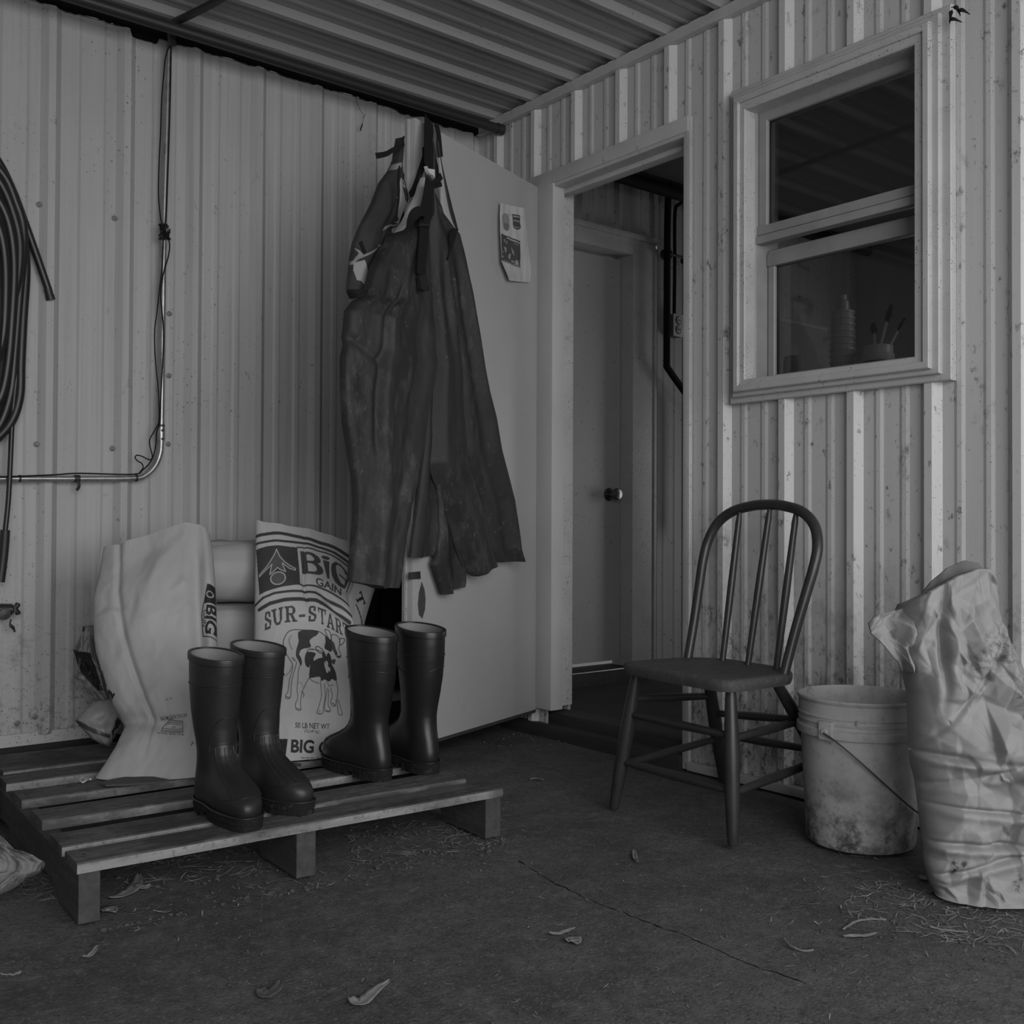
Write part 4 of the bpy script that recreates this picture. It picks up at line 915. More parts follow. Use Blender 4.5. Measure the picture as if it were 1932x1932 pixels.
# loose ear of paper on its left
FE = blur(facets(26, .010, 31, 60, 70, 1.3), 2)+blur(facets(90, .004, 33, 60, 70, 1.3), 1)
G = px_grid([(1653,1162),(1641,1175),(1642,1186),(1654,1203),(1679,1228),(1700,1252),(1706,1266)], [(1712,1147),(1718,1170),(1722,1200),(1722,1220),(1723,1240),(1723,1255),(1721,1270)], 60, 70)
body(G, np.array(P_RB)-n_RB/np.linalg.norm(n_RB)*.025, n_RB, lambda u, v: FE[int(round(v*69)), int(round(u*59))]-.015*(1-u)+.012*math.sin(7*u+3*v), lambda u, v: -.006+FE[int(round(v*69)), int(round(u*59))]-.015*(1-u)+.012*math.sin(7*u+3*v), 'torn_ear', M_rb, rb, None, .0, smooth=180)

# ------------------------------------------------------------------ clothes hanging over the door
M_ov = mat('worn_dark_oilskin', 0.021, .62, spec=.35, layers=[('noise', (6, 6, 3), .42, .72, .040, .8), ('fine', (26, 26, 12), .50, .68, .10, .6, ((5, 5, 2.5), .45, .62)), ('fine', (70, 70, 40), .58, .66, .20, .5, ((7, 7, 3), .48, .62)), ('noise', (12, 12, 3), .5, .7, .016, .7)], bump=((30, 30, 14), .25, .006))
M_ovin = mat('pale_oilskin_lining', 0.36, .7, layers=[('noise', 12, .4, .7, .36, .6)])
def DP(w): p = DM(0, w, 0); return np.array(p)
DNa = np.array(DN)
def cz(pts): return [(640+x/5.367, 230+y/5.367) for x, y in pts]
def cl(pts): return [(640+x/3.33, 560+y/3.33) for x, y in pts]
ov = empty('bib_overalls', DM(.70, .05, 2.0), 'dark worn bib overalls hanging by the straps over the open door', 'overalls')
def folds(a, k, ph, sl=.0): return lambda u, v: a*math.sin(k*PI*(u+sl*v)+ph)+a*.6*nz(u*4, v*3, ph)
def piece(name, L, R, w, fr, thick, m, par, nu=60, nv=120, p=3.0, attr=None, hem=None):
    G = px_grid(L, R, nu, nv)
    if hem is not None:
        V = np.linspace(0, 1, nv)[:, None]; U = np.linspace(0, 1, nu); G[..., 1] += V**10*np.interp(U, *hem)[None, :]
    return body(G, DP(w), DNa, lambda u, v: fr(u, v)-thick*.5*(1-edge(u, p)), lambda u, v: -thick+fr(u, v)*.4, name, m, par, attr)
# back of the left leg and of the right leg (behind)
piece('left_leg_back', [(815,640),(806,800),(795,900),(782,1000),(774,1052)], cl([(650,430),(640,700),(640,900),(645,1050),(650,1200),(660,1400),(665,1550),(655,1645)]), .030, lambda u, v: .014*math.sin(2.2*PI*u+.5)*(.3+.7*v)+.004*nz(u*5, v*5), .012, M_ov, ov, 50, 110, hem=([0, .3, .6, .8, 1], [0, 0, -3, -6, 0]))
piece('right_leg_back', [(822,880),(829,950),(830,1000),(826,1040),(818,1064),(826,1090),(832,1108),(836,1122)], [(836,915),(848,950),(862,989),(874,1034),(880,1070),(881,1098),(879,1108)], .034, lambda u, v: .018*math.sin(2*PI*u+.3)*(.2+.8*v), .014, M_ov, ov, 40, 80, hem=([0, .3, 1], [0, 2, 0]))
# right front leg with the side of the bib
piece('right_leg', [(814,352),(816,420),(820,480),(823,540),(826,600),(829,660),(832,690),(829,740),(824,800),(821,860),(821,874),(829,896),(838,920),(847,950),(862,989),(874,1034),(884,1062),(889,1076)],
      [(817,356),(834,388),(838,403),(858,429),(869,441),(876,474),(882,510),(890,553),(898,611),(907,665),(919,740),(931,791),(940,848),(952,896),(964,944),(973,1010),(976,1037),(983,1060)], .060,
      lambda u, v: .028*math.sin(2.6*PI*u-.9)*(.25+.75*v)+.008*math.sin(7*PI*(u-.1*v))*sstep(.1, .3, v)+.012*math.exp(-((u-.62)/.07)**2)*-1.4*sstep(.2, .6, v)+.004*nz(u*6, v*9, 1), .020, M_ov, ov, 80, 200, hem=([0, .12, .35, .6, .9, 1], [0, 14, 2, -4, -2, 0]))
# left front leg and front of the bib
def fA(u, v):
    f = .034*math.sin(2.1*PI*u-.5)*(.3+.7*v)+.010*math.sin(6.3*PI*(u+.12*v))*sstep(.1, .35, v)*(1-.4*v)+.020*math.exp(-((u-.55)/.28)**2)*math.sin(PI*min(1, v*1.2))
    f -= .018*math.exp(-((u-.30+.25*(v-.4))/.035)**2)*sstep(.2, .35, v)*(1-sstep(.55, .8, v))
    f -= .012*math.exp(-((v-.425-.16*u)/.012)**2)*(1-sstep(.25, .35, u))
    f += .012*math.exp(-((u-.55+.5*(v-.25))/.05)**2)*(1-sstep(.25, .4, v))
    return f+.005*nz(u*7, v*12, 6)+.002*nz(u*20, v*26, 2)
piece('left_leg', [(811,350),(808,407),(787,418),(770,431),(755,440),(744,453),(731,476),(718,500),(709,537),(703,556),(684,566),(670,584),(668,620),(668,647),(663,671),(662,728),(667,800),(679,869),(685,914),(688,965),(685,1010),(681,1050),(677,1097)],
      [(815,351),(813,416),(819,472),(821,519),(825,590),(828,650),(832,690),(820,764),(808,848),(796,920),(787,970),(781,1010),(775,1052),(770,1094),(767,1110)], .085, fA, .040, M_ov, ov, 90, 220, hem=([0, .25, .5, .7, 1], [0, 4, 7, 4, 0]))
# pale lining turned out on both sides of the bib
piece('lining', cz([(850,560),(820,630),(790,730),(740,830),(700,910),(650,1010),(610,1070),(570,1130),(548,1200)]), cz([(885,590),(880,640),(870,720),(860,820),(850,890),(830,960),(760,1040),(690,1080),(560,1205)]), .058, lambda u, v: .01*math.sin(4*u), .010, M_ovin, ov, 30, 60)
piece('lining', cz([(1018,360),(1028,480),(1036,620),(1042,760),(1046,870),(1072,930),(1110,990),(1150,1050),(1172,1078)]), cz([(1024,360),(1046,480),(1070,620),(1092,750),(1112,850),(1130,930),(1150,1000),(1168,1050),(1180,1080)]), .056, lambda u, v: .0, .008, M_ovin, ov, 16, 60)
piece('side_panel', cz([(1002,180),(1010,280),(1026,380),(1050,500),(1072,620),(1095,750),(1112,850),(1135,940),(1160,1020),(1180,1080)]), cz([(1022,220),(1030,320),(1046,420),(1072,540),(1100,650),(1128,760),(1155,870),(1185,980),(1210,1080),(1216,1100)]), .050, lambda u, v: .0, .008, M_ov, ov, 16, 70)
piece('pocket_slit', cz([(1165,1075),(1140,1130),(1130,1180),(1140,1230),(1120,1300),(1108,1350),(1102,1395)]), cz([(1212,1095),(1200,1130),(1180,1200),(1160,1260),(1135,1320),(1118,1360),(1106,1398)]), .078, lambda u, v: .0, .010, M_black, ov, 10, 40)
# black webbing straps
def strap(pts, w, off, par, name='strap', m=M_black, th=.003):
    c = [atp(x, y, DP(off(i/(len(pts)-1)) if callable(off) else off), DNa) for i, (x, y) in enumerate(pts)]
    c = smooth_path(c, 6); mb = MB(); rows = []
    for i, p in enumerate(c):
        t = (c[min(i+1, len(c)-1)]-c[max(i-1, 0)]).normalized(); s_ = t.cross(DN).normalized()
        ww = w(i/(len(c)-1)) if callable(w) else w
        rows.append([p-s_*ww/2, p+s_*ww/2, p+s_*ww/2+DN*th, p-s_*ww/2+DN*th])
    mb.grid(rows, wrap=True); mb.f.append((0, 1, 2, 3)); k = 4*(len(rows)-1); mb.f.append((k, k+1, k+2, k+3))
    return mb.build(name, m, par, smooth=30)
strap(cz([(905,-22),(905,60),(905,180),(902,330),(900,470)]), .048, lambda t: .018+.045*t, ov)
strap(cz([(918,588),(902,720),(882,860),(862,980),(855,1060)]), .046, .112, ov)
strap(cz([(855,1060),(848,1200),(835,1380),(825,1560)]), .043, lambda t: .112+.012*t, ov)
strap(cz([(860,980),(862,925),(810,905),(755,940),(725,1000),(708,1070)]), lambda t: .020+.022*t, lambda t: .122+.02*math.sin(PI*t), ov)
strap(cz([(975,20),(1000,110),(1012,230),(1024,350)]), .022, .022, ov)
strap(cz([(940,640),(985,600),(1030,545)]), .020, .070, ov); strap(cz([(950,655),(1000,640),(1032,632)]), .014, .070, ov)
piece('strap_webbing', cz([(932,150),(945,260),(940,360),(938,470),(940,560)]), cz([(944,160),(985,280),(1000,370),(1020,470),(1025,560)]), .040, lambda u, v: .006*math.sin(6*u), .006, M_ov, ov, 14, 40)
# buckles
bk_ = [atp(x, y, DP(.114), DNa) for x, y in cz([(800,1035),(895,1040),(897,1062),(800,1058)])]
MB().prism(bk_, DN*.010).build('slider_buckle', M_dark, ov)
bo = [atp(x, y, DP(.118), DNa) for x, y in cz([(780,1560),(850,1555),(862,1600),(868,1640),(888,1660),(886,1705),(870,1712),(862,1680),(852,1720),(832,1724),(822,1690),(815,1710),(798,1690),(795,1640),(785,1600)])]
MB().prism(bo, DN*.012).build('side_buckle', mat('black_plastic_buckle', .02, .4), ov, smooth=20)
wb = [atp(x, y, DP(.058), DNa) for x, y in cz([(856,452),(872,480),(935,488),(938,572),(918,545),(888,532),(870,500)])]
MB().prism(wb, DN*.012).build('bib_buckle', M_plas, ov)
# patterned jacket behind, hanging on the door corner
M_jk = mat('patterned_jacket_cloth', 0.034, .8, spec=.2, layers=[('noise', 14, .4, .7, .06, .6)], attr='print', ink=.30)
jk = empty('jacket', DM(.80, .0, 1.95), 'dark jacket with pale blotchy pattern hanging on the door edge left of the overalls', 'jacket')
pj = Print(640, 230, 5.367)
pj.poly([(600,1010),(612,800),(620,600),(640,560),(660,640),(670,700),(700,760),(720,840),(700,900),(650,1000),(640,1030)]); pj.poly([(655,585),(680,575),(700,640),(700,670),(665,650),(650,640)], 1)
pj.poly([(665,680),(700,690),(735,770),(720,810),(690,790)], 0); pj.poly([(660,600),(675,600),(680,640),(668,630)], 0); pj.poly([(600,960),(625,940),(640,985),(610,1000)], .0)
pj.poly([(185,1420),(240,1400),(262,1480),(300,1600),(325,1700),(270,1690),(235,1650),(215,1610),(190,1600),(178,1500)]); pj.poly([(480,1260),(520,1220),(550,1215),(560,1180),(500,1300)]); pj.poly([(560,1080),(640,1040),(600,1120),(560,1180)], .9)
pj.poly([(200,1270),(222,1300),(240,1350),(190,1380),(215,1330)], .9); pj.line([(472,1090),(500,1060),(540,1042),(575,1045)], 16, .8); pj.line([(585,1040),(640,1035)], 12, .8)
pj.line([(175,1430),(200,1385),(260,1345),(330,1310),(390,1275),(425,1245)], 17, .8); pj.poly([(560,480),(590,420),(620,410),(620,460),(580,480)], .7)
rnd = random.Random(4)
for _ in range(60):
    x, y = rnd.uniform(335, 400), rnd.uniform(1340, 1640); pj.line([(x, y), (x+rnd.uniform(-5, 5), y+rnd.uniform(4, 14))], 5, .6)
def aj(G):
    return pj.eval(G)
def fJ(u, v): return .012*math.sin(2.0*PI*u-.4)*(.2+.8*v)+.008*nz(u*4, v*6, 3)-.015*math.exp(-((u-.58)/.04)**2)*sstep(.15, .4, v)
piece('jacket_body', [(761,258),(755,288),(754,300),(746,319),(729,342),(715,379),(692,426),(679,457),(674,487),(672,510),(669,541),(670,550)],
      [(764,262),(764,305),(770,334),(777,358),(778,374),(765,410),(752,440),(742,470),(735,500),(728,530),(722,550),(716,562)], .014, fJ, .030, M_jk, jk, 200, 420, attr=aj)
piece('cuff', [(669,545),(670,551),(675,562)], [(704,549),(706,553),(704,557)], .052, lambda u, v: .01*math.sin(PI*u), .030, M_black, jk, 20, 10)
piece('jacket_collar', cz([(868,250),(870,330),(840,430),(800,560),(760,660),(730,710)]), cz([(905,260),(905,340),(880,440),(835,560),(795,670),(745,760)]), .028, lambda u, v: .004, .012, M_black, jk, 14, 50)
piece('seam_tape', cz([(612,470),(600,600),(606,700),(605,790),(590,900),(583,1000)]), cz([(622,440),(616,600),(620,700),(614,800),(600,900),(590,1010)]), .062, lambda u, v: 0, .006, M_black, jk, 6, 40)
strap(cz([(655,150),(640,180),(645,240),(600,252),(540,285),(470,325),(370,345)]), lambda t: .005+.012*t, lambda t: .03+.02*t, jk, 'tie_strap')
strap(cz([(210,1215),(232,1270),(255,1330)]), .014, .060, jk, 'piping')
# dark garment lower down, in the gap between door edge and wall
G = px_grid([(756,330),(742,450),(716,600),(706,1030),(702,1104),(694,1140),(686,1180),(684,1230),(682,1300)], [(768,330),(772,450),(768,600),(762,1030),(762,1110),(762,1180),(760,1240),(758,1300)], 40, 60)
dg = body(G, (-.6, -.05, 0), (0, -1, 0), lambda u, v: .02*math.sin(3*PI*u)+.005*nz(u*4, v*4), lambda u, v: -.03, 'dark_garment', M_black)
tag(dg, 'black garment hanging low in the gap behind the door edge', 'garment')
# paper torn from a bag, stuck on the door
M_post = mat('old_bag_paper', .50, .7, layers=[('noise', (40, 40, 8), .4, .7, .40, .6), ('noise', 10, .5, .7, .36, .6)], attr='print', ink=.06)
pp = Print(920, 370, 10.73)
pp.poly([(228,420),(250,370),(300,350),(370,370),(408,470),(405,640),(380,700),(330,720),(270,650),(235,540)], .55); pp.poly([(280,560),(340,540),(390,600),(370,690),(330,715),(290,650)], .8); pp.line([(225,490),(300,495),(400,530)], 8, .6)
pp.poly([(468,365),(640,392),(640,560),(658,620),(640,670),(570,690),(510,655),(490,600),(482,480)], 1); pp.poly([(485,398),(625,420),(625,440),(485,420)], .25); pp.line([(505,495),(600,520),(610,505),(612,530)], 14, .1); pp.line([(520,620),(550,640),(625,640)], 12, .35)
pp.line([(370,380),(465,392)], 8, .6); pp.line([(645,425),(720,440)], 8, .5); pp.line([(540,700),(600,800),(660,850)], 6, .5)
pp.poly([(200,765),(642,915),(642,1465),(200,1312)], 1); pp.line([(350,855),(625,955)], 26, .25); pp.line([(505,965),(598,1000)], 8, .3)
for q, vv in (([(245,890),(300,885),(305,950),(290,945),(285,905)], .35), ([(270,1030),(320,1050),(325,1130),(300,1150)], .4), ([(400,1165),(430,1180),(415,1260),(390,1300),(358,1225)], .35), ([(440,1020),(500,1120),(510,1220),(470,1160)], .55), ([(530,1300),(580,1310),(600,1370),(620,1400),(520,1390)], .4), ([(215,1210),(255,1225),(240,1255),(215,1250)], .35), ([(430,1300),(500,1320),(520,1360),(440,1340)], .5), ([(335,910),(348,915),(340,980),(328,975)], .4), ([(215,1120),(265,1135),(265,1150),(215,1140)], .5)): pp.poly(q, vv)
pp.line([(260,1310),(420,1365),(580,1420)], 12, .4); pp.line([(565,1415),(620,1440)], 18, .35)
def cp(pts): return [(920+x/10.73, 370+y/10.73) for x, y in pts]
G = px_grid(cp([(210,145),(185,500),(188,800),(196,1100),(202,1335),(270,1530),(338,1720)]), cp([(735,250),(748,500),(782,800),(822,1150),(858,1450),(862,1600),(835,1752)]), 170, 300)
body(G, DP(.004), DNa, lambda u, v: .004+.016*(1-u)**2*(.4+.6*v)+.0010*math.sin(22*u+2*v)+.002*nz(u*4, v*6), lambda u, v: .0028+.016*(1-u)**2*(.4+.6*v)+.0010*math.sin(22*u+2*v)+.002*nz(u*4, v*6), 'paper_notice', M_post, None, pp.eval)
tag(bpy.data.objects['paper_notice'], 'torn printed bag paper stuck to the open door right of the overalls', 'paper')

# ------------------------------------------------------------------ pipes and wiring on the left wall
tag(MB().tube([(-5.0, -.170, 2.338), (-.012, -.170, 2.338)], .0185, 16).build('water_pipe', M_dark), 'long black iron pipe under the ceiling along the left wall', 'pipe')
pc_ = bpy.data.objects[[o.name for o in bpy.data.objects if o.get('label', '').startswith('long black iron')][0]]
MB().lathe([(.001, 0), (.0215, 0), (.0215, .03), (.001, .03)], Matrix.Translation((-.042, -.170, 2.338)) @ Matrix.Rotation(PI/2, 4, 'Y'), 16).build('end_cap', M_dark, pc_)
cp_ = smooth_path([(-1.30, -.075, 2.330), (-1.325, -.125, 2.366), (-1.30, -.25, 2.368), (-1.27, -.40, 2.368), (-1.24, -.75, 2.368), (-1.2, -1.3, 2.368)], 5)
tag(MB().tube(cp_, .012, 10).build('electrical_conduit', M_dark), 'dark conduit crossing the ceiling ribs from the top of the wall conduit', 'conduit')
YC = -.040
cpx = [(326,66),(321,78),(318.5,100),(317,150),(313.5,280),(310,400),(307,600),(305,760),(304,835),(301.5,858),(292,880),(275,896),(252,902),(150,903),(0,903),(-70,903)]
cpts = [at(x, y, 1, YC) for x, y in cpx]
cnd = empty('electrical_conduit', at(305, 700, 1, YC), 'galvanised steel conduit running down the left wall and bending left', 'conduit')
MB().tube(smooth_path(cpts, 6), .0088, 14).build('tube', M_steel, cnd, smooth=60)
a_, b_ = at(304, 806, 1, YC), at(304, 832, 1, YC)
MB().tube([a_, b_], .0115, 14).build('coupling', M_steel, cnd)
for y in (812, 828):
    q = at(306, y, 1, YC-.011); MB().lathe([(.001, 0), (.004, 0), (.004, .005), (.001, .006)], Matrix.Translation(q) @ Matrix.Rotation(PI/2, 4, 'X'), 8).build('set_screw', M_dark, cnd)
def band(px, py, vert, par):
    q = at(px, py, 1, YC); ax = Matrix.Rotation(PI/2, 4, 'Y') if not vert else Matrix.Identity(4)
    MB().lathe([(.0095, -.003), (.0112, -.003), (.0112, .003), (.0095, .003)], Matrix.Translation(q) @ ax, 16, closed=True).build('tie_band', M_dark, par)
for a in ((37, 903, 0), (257, 902, 0), (304, 803, 1)): band(*a, cnd)
q = at(145, 903, 1, YC)
mb = MB(); mb.lathe([(.0092, -.008), (.0115, -.008), (.0115, .008), (.0092, .008)], Matrix.Translation(q) @ Matrix.Rotation(PI/2, 4, 'Y'), 16, closed=True)
mb.tube(smooth_path([q+Vector((0, -.010, -.006)), q+Vector((.004, -.010, -.02)), q+Vector((.001, -.012, -.03)), q+Vector((-.004, -.012, -.036))], 4), .0045, 8); mb.build('strap_clamp', M_dark, cnd)
def cable(pts, r, label, y=-.052):
    return tag(MB().tube(smooth_path([at(a, b, 1, y) for a, b in pts], 6), r, 8).build('cable', M_black), label, 'cable', 'cables along the wall conduit')
cable([(322,82),(313,105),(309,140),(305,190),(303,250),(300,310),(299,370),(303,410),(306,424),(309,436)], .0022, 'thin black cable bowed left of the wall conduit, in its upper half')
cable([(323,88),(322,150),(320,230),(317,320),(314,400),(311,425),(309,440)], .0022, 'thin black cable close along the right side of the wall conduit', -.054)
cable([(309,440),(317,449),(320,463),(318,482),(312,503),(306,528),(303,560),(307,600),(309,640),(306,700),(303,760),(301,798),(296,815),(293,845),(286,868),(270,886),(250,895),(150,893),(100,896),(0,900)], .0022, 'thin black cable crossing the conduit and lying along its horizontal run', -.056)
cable([(309,440),(306,500),(301,545),(296,590),(292,620),(292,660),(295,700),(299,740),(300,790),(296,805),(283,828),(283,842),(287,858),(286,866),(280,867),(268,861),(258,859),(255,864),(260,870),(267,874),(270,882),(263,892)], .0020, 'thin black cable bowed left with a loose loop beside the conduit bend', -.060)
mb = MB(); rnd = random.Random(11); q = at(310, 438, 1, -.062)
for k in range(9):
    pts = [q+Vector((rnd.uniform(-.018, .022), rnd.uniform(-.008, .008), rnd.uniform(-.026, .026))) for _ in range(5)]; mb.tube(smooth_path(pts, 4), .0018, 6)
tag(mb.build('wire_knot', M_black), 'tangled black wire knot tied round the wall conduit', 'wire')
# ragged foam closure and dirt along the top of the left wall
mb = MB(); xs = np.linspace(-1.75, -.01, 260); rows = [[], [], [], []]
for x in xs:
    d = .006+.010*max(0, nz(x*9, 2)+.25)+.006*abs(nz(x*40, 5))+(.012 if x > -.40 else 0)*(.4+abs(nz(x*20, 8)))
    if -1.42 < x < -1.33: d += .022
    for r, (yy, zz) in zip(rows, ((-.012, 2.392), (-.034-.01*nz(x*20, 1), 2.392), (-.034-.008*nz(x*25, 4), 2.380-d), (-.012, 2.378-d))): r.append(Vector((x, yy, zz)))
mb.grid(rows+[rows[0]])
tag(mb.build('foam_closure', M_foam), 'ragged black foam strip stuffed along the top of the left wall', 'foam')
cw = MB(); cw.tube(smooth_path([at(a, b, 1, -.03) for a, b in [(671,183),(678,205),(686,218),(684,232),(680,246)]], 5), [.0008]*16+[.0025]*5, 6)
cw.tube(smooth_path([at(a, b, 1, -.03) for a, b in [(685,222),(690,215)]], 3), .0008, 6)
tag(cw.build('cobweb_strand', M_black), 'dark dangling cobweb strand near the top of the left wall', 'cobweb')
mb = MB(); rnd = random.Random(3)
for a, b in (((1795, 14), (1812, 30)), ((1806, 22), (1830, 27)), ((1797, 18), (1792, 45)), ((1790, 40), (1815, 42))):
    A, Bv = at(a[0], a[1], 0, -.062), at(b[0], b[1], 0, -.05); mb.tube(smooth_path([A, lerp(A, Bv, .5)+Vector((-.006, rnd.uniform(-.01, .01), .006)), Bv], 5), [.0012]*3+[.004, .0055, .005, .004, .003, .002, .0015, .001], 6)
tag(mb.build('cobweb', M_black), 'dusty black cobweb clump at the upper right corner of the window', 'cobweb')
# coiled hose hanging at the left edge
M_hose = mat('black_hose', .018, .38, spec=.5, layers=[('fine', 30, .58, .74, .08, .5)])
hs = empty('garden_hose', at(0, 560, 1, -.08), 'black hose hanging in a coil at the left edge of the wall', 'hose')
def hpath(pts, y0, y1):
    n = len(pts); return smooth_path([at(x, y, 1, y0+(y1-y0)*i/(n-1)) for i, (x, y) in enumerate(pts)], 8)
for pts, y0, y1 in [([(-40,265),(-8,300),(18,350),(36,410),(46,470),(48,520),(43,600),(39,680),(36,750),(18,800),(-20,840)], -.03, -.05), ([(-40,300),(0,345),(24,400),(37,460),(32,530),(12,590),(-20,640)], -.07, -.06),
                    ([(-40,330),(-2,380),(18,430),(26,500),(22,600),(14,690),(0,750),(-30,790)], -.085, -.05), ([(-40,360),(-6,420),(8,480),(10,560),(4,640),(-20,710)], -.095, -.07), ([(-40,282),(6,330),(28,378),(44,440),(36,560),(28,660),(20,740),(0,800),(-30,830)], -.055, -.035),
                    ([(-40,390),(-14,460),(-4,540),(-6,640),(-14,720),(-40,780)], -.10, -.07)]:
    MB().tube(hpath(pts, y0, y1), .0142, 12).build('coil', M_hose, hs, smooth=60)
MB().tube(hpath([(-10,305),(20,350),(45,415),(70,485),(93,552)], -.03, -.025), .0115, 12).build('hose_end', M_hose, hs, smooth=60)
a_, b_ = at(90, 545, 1, -.026), at(96, 566, 1, -.026)
MB().tube([a_, lerp(a_, b_, .6), lerp(a_, b_, .62), b_], [.0125, .0125, .0135, .0135], 14).build('coupling', M_dark, hs)
MB().tube(hpath([(32,700),(24,780),(20,860),(16,940),(10,1000)], -.045, -.066), .0075, 10).build('tail', M_hose, hs, smooth=60)
MB().tube(hpath([(10,1000),(8,1030),(5,1060),(0,1098)], -.066, -.06), .0135, 10).build('nozzle', M_dark, hs, smooth=60)
# small tap on the wall
tpx = at(8, 1155, 1, -.05)
fa = empty('wall_tap', tpx, 'black wall tap with lobed handle at the left edge below the hose', 'tap')
MB().tube([at(-30, 1150, 1, -.05), at(22, 1150, 1, -.05)], .017, 14).build('body', M_dark, fa)
MB().lathe([(.001, -.01), (.016, -.01), (.019, 0), (.016, .022), (.001, .024)], Matrix.Translation(at(6, 1158, 1, -.05)) @ Matrix.Rotation(PI/2, 4, 'X'), 14).build('spout', M_dark, fa)
hc = at(28, 1149, 1, -.055)
mb = MB(); mb.tube([hc+Vector((0, 0, -.011)), hc+Vector((0, 0, .011))], .008, 10)
for ang in (55, -50): mb.tube([hc, hc+Vector((.014*math.cos(math.radians(ang)), 0, .016*math.sin(math.radians(ang)))), hc+Vector((.010, 0, .017*(1 if ang > 0 else -1)))], [.007, .008, .006], 10)
mb.build('handle', M_dark, fa)
MB().tube(smooth_path([at(21, 1168, 1, -.05), at(19, 1178, 1, -.05), at(25, 1185, 1, -.05), at(28, 1192, 1, -.05)], 4), [.0025]*5+[.005]*4+[.003]*4, 8).build('drip_lever', M_dark, fa)

# ------------------------------------------------------------------ left edge: tub and flat old sack
tb_ = at(-68, 1562, 2, 0)
tub = empty('rubber_tub', tb_, 'dark rubber tub at the left edge next to the pallet', 'tub')
MB().lathe([(.001, 0), (.052, 0), (.066, .02), (.078, .06), (.075, .11), (.066, .135), (.063, .135), (.070, .10), (.072, .06), (.05, .01), (.001, .01)], Matrix.Translation(tb_), 40).build('body', mat('dark_tub_rubber', .05, .6), tub)
G = px_grid([(-60,1560),(-60,1600),(-60,1660),(-60,1712)], [(2,1576),(30,1604),(60,1612),(82,1624),(74,1640),(40,1660),(10,1675),(-5,1683)], 50, 50)
W = plane_pts(G, (-2.05, -1.15, .06), (-.35, -.75, .55))
M_old = mat('old_brown_sack', .20, .85, layers=[('noise', 12, .4, .7, .11, .7), ('fine', 30, .58, .72, .32, .5)], attr='print', ink=.05)
osk = body(G, (-2.06, -1.16, .05), (-.35, -.75, .55), lambda u, v: .02*nz(u*5, v*5, 1)+.012*(abs(nz(u*8, v*7, 4))*2-.5), lambda u, v: -.02+.02*nz(u*5, v*5, 1), 'old_sack', M_old, None, None, .004)
tag(osk, 'flattened dirty old paper sack on the floor at the left edge', 'sack')

# ------------------------------------------------------------------ litter on the floor
M_straw = mat('dry_straw', .36, .85, spec=.2, layers=[('noise', 22, .40, .65, .10, .9)])
M_chip = mat('pale_dry_leaf', .24, .85, spec=.2, layers=[('noise', 50, .4, .7, .13, .7)])
M_clod = mat('dirt_clod', .06, .95, layers=[('noise', 60, .4, .7, .12, .6)])
rnd = random.Random(21)
def zone(n, poly, l0, l1, w0, w1):
    """random spots inside a floor quad given by photo corners"""
    Q = [at(x, y, 2, 0) for x, y in poly]
    for _ in range(n):
        u, v = rnd.random(), rnd.random(); yield (Q[0]*(1-u)+Q[1]*u)*(1-v)+(Q[3]*(1-u)+Q[2]*u)*v, rnd.uniform(l0, l1), rnd.uniform(w0, w1)
mb = MB()
def blade(c, L, w, lift=.003):
    a = rnd.uniform(0, 2*PI); d = Vector((math.cos(a), math.sin(a), 0)); s_ = Vector((-d.y, d.x, 0)); b = rnd.gauss(0, .06)*L
    if rnd.random() < .06: b *= 3
    z0 = fz(c.x, c.y)-.0078+w*.2+rnd.uniform(0, lift)
    P = [c-d*L/2+s_*b*.5, c-s_*b*.5, c+d*L/2+s_*b*.5]
    for i, p in enumerate(P): p.z = z0+(rnd.uniform(0, lift) if i != 1 else 0)
    k = rnd.uniform(.5, 1.3); mb.tube(P if abs(b) < .1*L else smooth_path(P, 3), [w*.3*k]+[w*.5*k]*(1 if abs(b) < .1*L else 5)+[w*.25*k], 4, flat=.3, up=(0, 0, 1))
for args in [(240, [(1640,1650),(1932,1710),(1932,1800),(1570,1725)], .010, .06, .0010, .0028), (70, [(1600,1600),(1760,1640),(1932,1790),(1400,1730)], .008, .05, .001, .003),
             (150, [(225,1560),(560,1560),(560,1640),(215,1680)], .015, .08, .0012, .0035), (170, [(650,1555),(950,1530),(960,1590),(660,1640)], .012, .07, .001, .003), (60, [(0,1640),(150,1640),(150,1700),(0,1690)], .02, .07, .001, .003),
             (110, [(200,1720),(940,1570),(960,1590),(200,1765)], .006, .035, .001, .003), (230, [(0,1760),(950,1560),(1932,1800),(1500,2050)], .004, .022, .0008, .002), (80, [(950,1420),(1500,1600),(1650,1720),(900,1620)], .004, .02, .0008, .002)]:
    for c, L, w in zone(*args): blade(c, L, w)
tag(mb.build('straw_litter', M_straw, None, smooth=0), 'loose straw and chaff scattered over the concrete floor', 'straw', kind='stuff')
mb = MB()
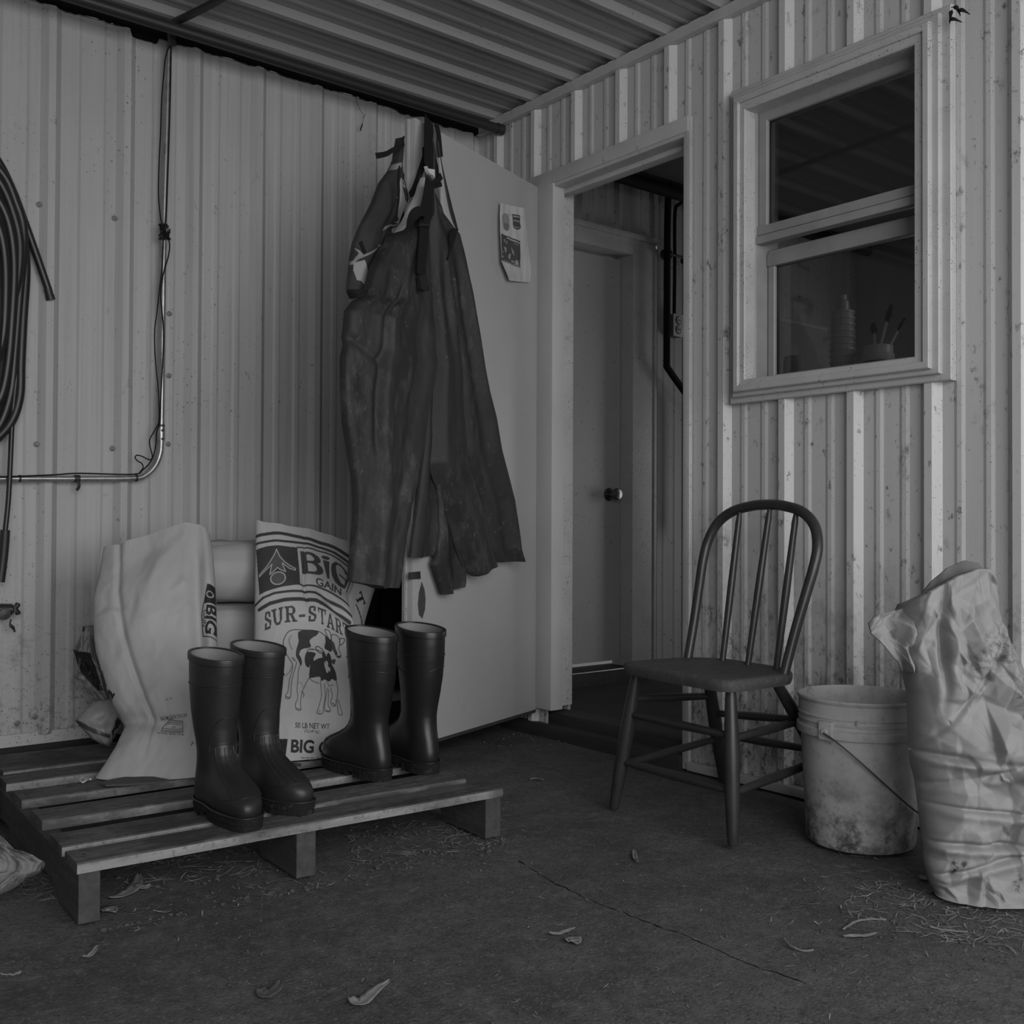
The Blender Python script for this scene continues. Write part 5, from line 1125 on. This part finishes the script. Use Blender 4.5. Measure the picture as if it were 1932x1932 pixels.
for args in [(200, [(0,1760),(950,1560),(1932,1800),(1500,2050)], .001, .0035, 0, 0), (110, [(650,1560),(950,1530),(960,1590),(660,1640)], .0015, .006, 0, 0), (90, [(230,1570),(560,1560),(560,1650),(215,1690)], .0015, .007, 0, 0), (80, [(1640,1650),(1932,1720),(1932,1830),(1560,1740)], .001, .005, 0, 0), (60, [(985,1370),(1080,1390),(1080,1420),(900,1400)], .002, .008, 0, 0), (70, [(140,1760),(240,1740),(960,1575),(960,1600)], .002, .008, 0, 0)]:
    for c, r, _ in zone(*args):
        c.z = fz(c.x, c.y)-.0085+r*.3
        mb.lathe([(.0005, -r*.5), (r*.8, -r*.2), (r, r*.15), (r*.5, r*.55), (.0005, r*.6)], Matrix.Translation(c) @ Matrix.Rotation(rnd.uniform(0, 6), 4, 'Z') @ Matrix.Scale(rnd.uniform(.5, 1), 4, (1, 0, 0)), 6)
tag(mb.build('dirt_crumbs', M_clod, None, smooth=0), 'small dirt crumbs and pebbles scattered over the concrete floor', 'dirt', kind='stuff')
def leaf(pts, w, label, name='dry_leaf', cat='leaf', curl=.012, m=None):
    P = smooth_path([at(x, y, 2, .0) for x, y in pts], 5); n = len(P); mb = MB(); rows = []
    for i, p in enumerate(P):
        t = i/(n-1); d = (P[min(i+1, n-1)]-P[max(i-1, 0)]).normalized(); s_ = Vector((-d.y, d.x, 0)); ww = w*math.sin(PI*min(1, .08+t*.9))**.8
        z = fz(p.x, p.y)-.0065+curl*.25*(abs(2*t-1)**2)+.002*nz(t*6, p.x*50)
        rows.append([Vector((p.x, p.y, z))+s_*(ww*q)+Vector((0, 0, curl*.45*abs(q)+.003*abs(nz(t*5, q*4, p.x*40)))) for q in (-.5, -.25, 0, .25, .5)])
    mb.grid(rows); o = mb.build(name, m or M_chip); so = o.modifiers.new('thickness', 'SOLIDIFY'); so.thickness = .0012; return tag(o, label, cat, 'dry %s pieces on the floor' % cat)
leaf([(1034,1757),(1058,1756),(1086,1748)], .012, 'pale curled leaf on the concrete right of the crack')
leaf([(1072,1775),(1082,1768),(1090,1780)], .030, 'small crumpled pale leaf below the long curled leaf')
leaf([(660,1880),(680,1888),(705,1868),(735,1850)], .024, 'large pale husk on the floor at the bottom of the picture')
leaf([(1590,1765),(1622,1763),(1655,1760)], .012, 'thick pale straw stalk before the crumpled sack', 'straw_stalk', 'stalk')
leaf([(1590,1752),(1615,1737),(1645,1732),(1672,1734)], .006, 'thin arched straw curl above the thick stalk', 'straw_curl', 'straw')
leaf([(1478,1768),(1490,1782),(1512,1792),(1535,1793)], .006, 'thin curved straw left of the thick stalk', 'straw_curl', 'straw')
leaf([(1752,1747),(1785,1752),(1826,1757)], .010, 'flat pale straw piece under the edge of the crumpled sack', 'straw_stalk', 'stalk')
leaf([(1000,1468),(1012,1466),(1026,1470)], .014, 'pale wood shaving on the floor before the doorway', 'wood_shaving', 'shaving')
leaf([(206,1692),(240,1682),(258,1664),(262,1645)], .030, 'long pale torn husk poking out under the pallet front')
leaf([(255,1668),(272,1672),(284,1668)], .020, 'small pale paper scrap under the pallet front beside the husk', 'paper_scrap', 'paper')
leaf([(196,1718),(206,1710),(218,1720)], .030, 'crumpled pale clump beside the left pallet leg', 'paper_scrap', 'paper')
leaf([(155,1800),(170,1795),(186,1780)], .012, 'narrow dull leaf on the floor left below the pallet corner')
leaf([(490,1862),(500,1872),(520,1862),(530,1850)], .026, 'dark curled leaf on the floor below the middle pallet leg', m=M_clod)
leaf([(0,1834),(22,1833),(40,1830)], .004, 'single straw at the left edge of the floor', 'straw_stalk', 'stalk')
leaf([(1196,1600),(1198,1612),(1203,1622)], .012, 'small upright leaf on the floor left of the chair front leg')
leaf([(1734,1652),(1744,1655),(1752,1660)], .020, 'pale pebble like scrap between the bucket and the crumpled sack', 'paper_scrap', 'paper')
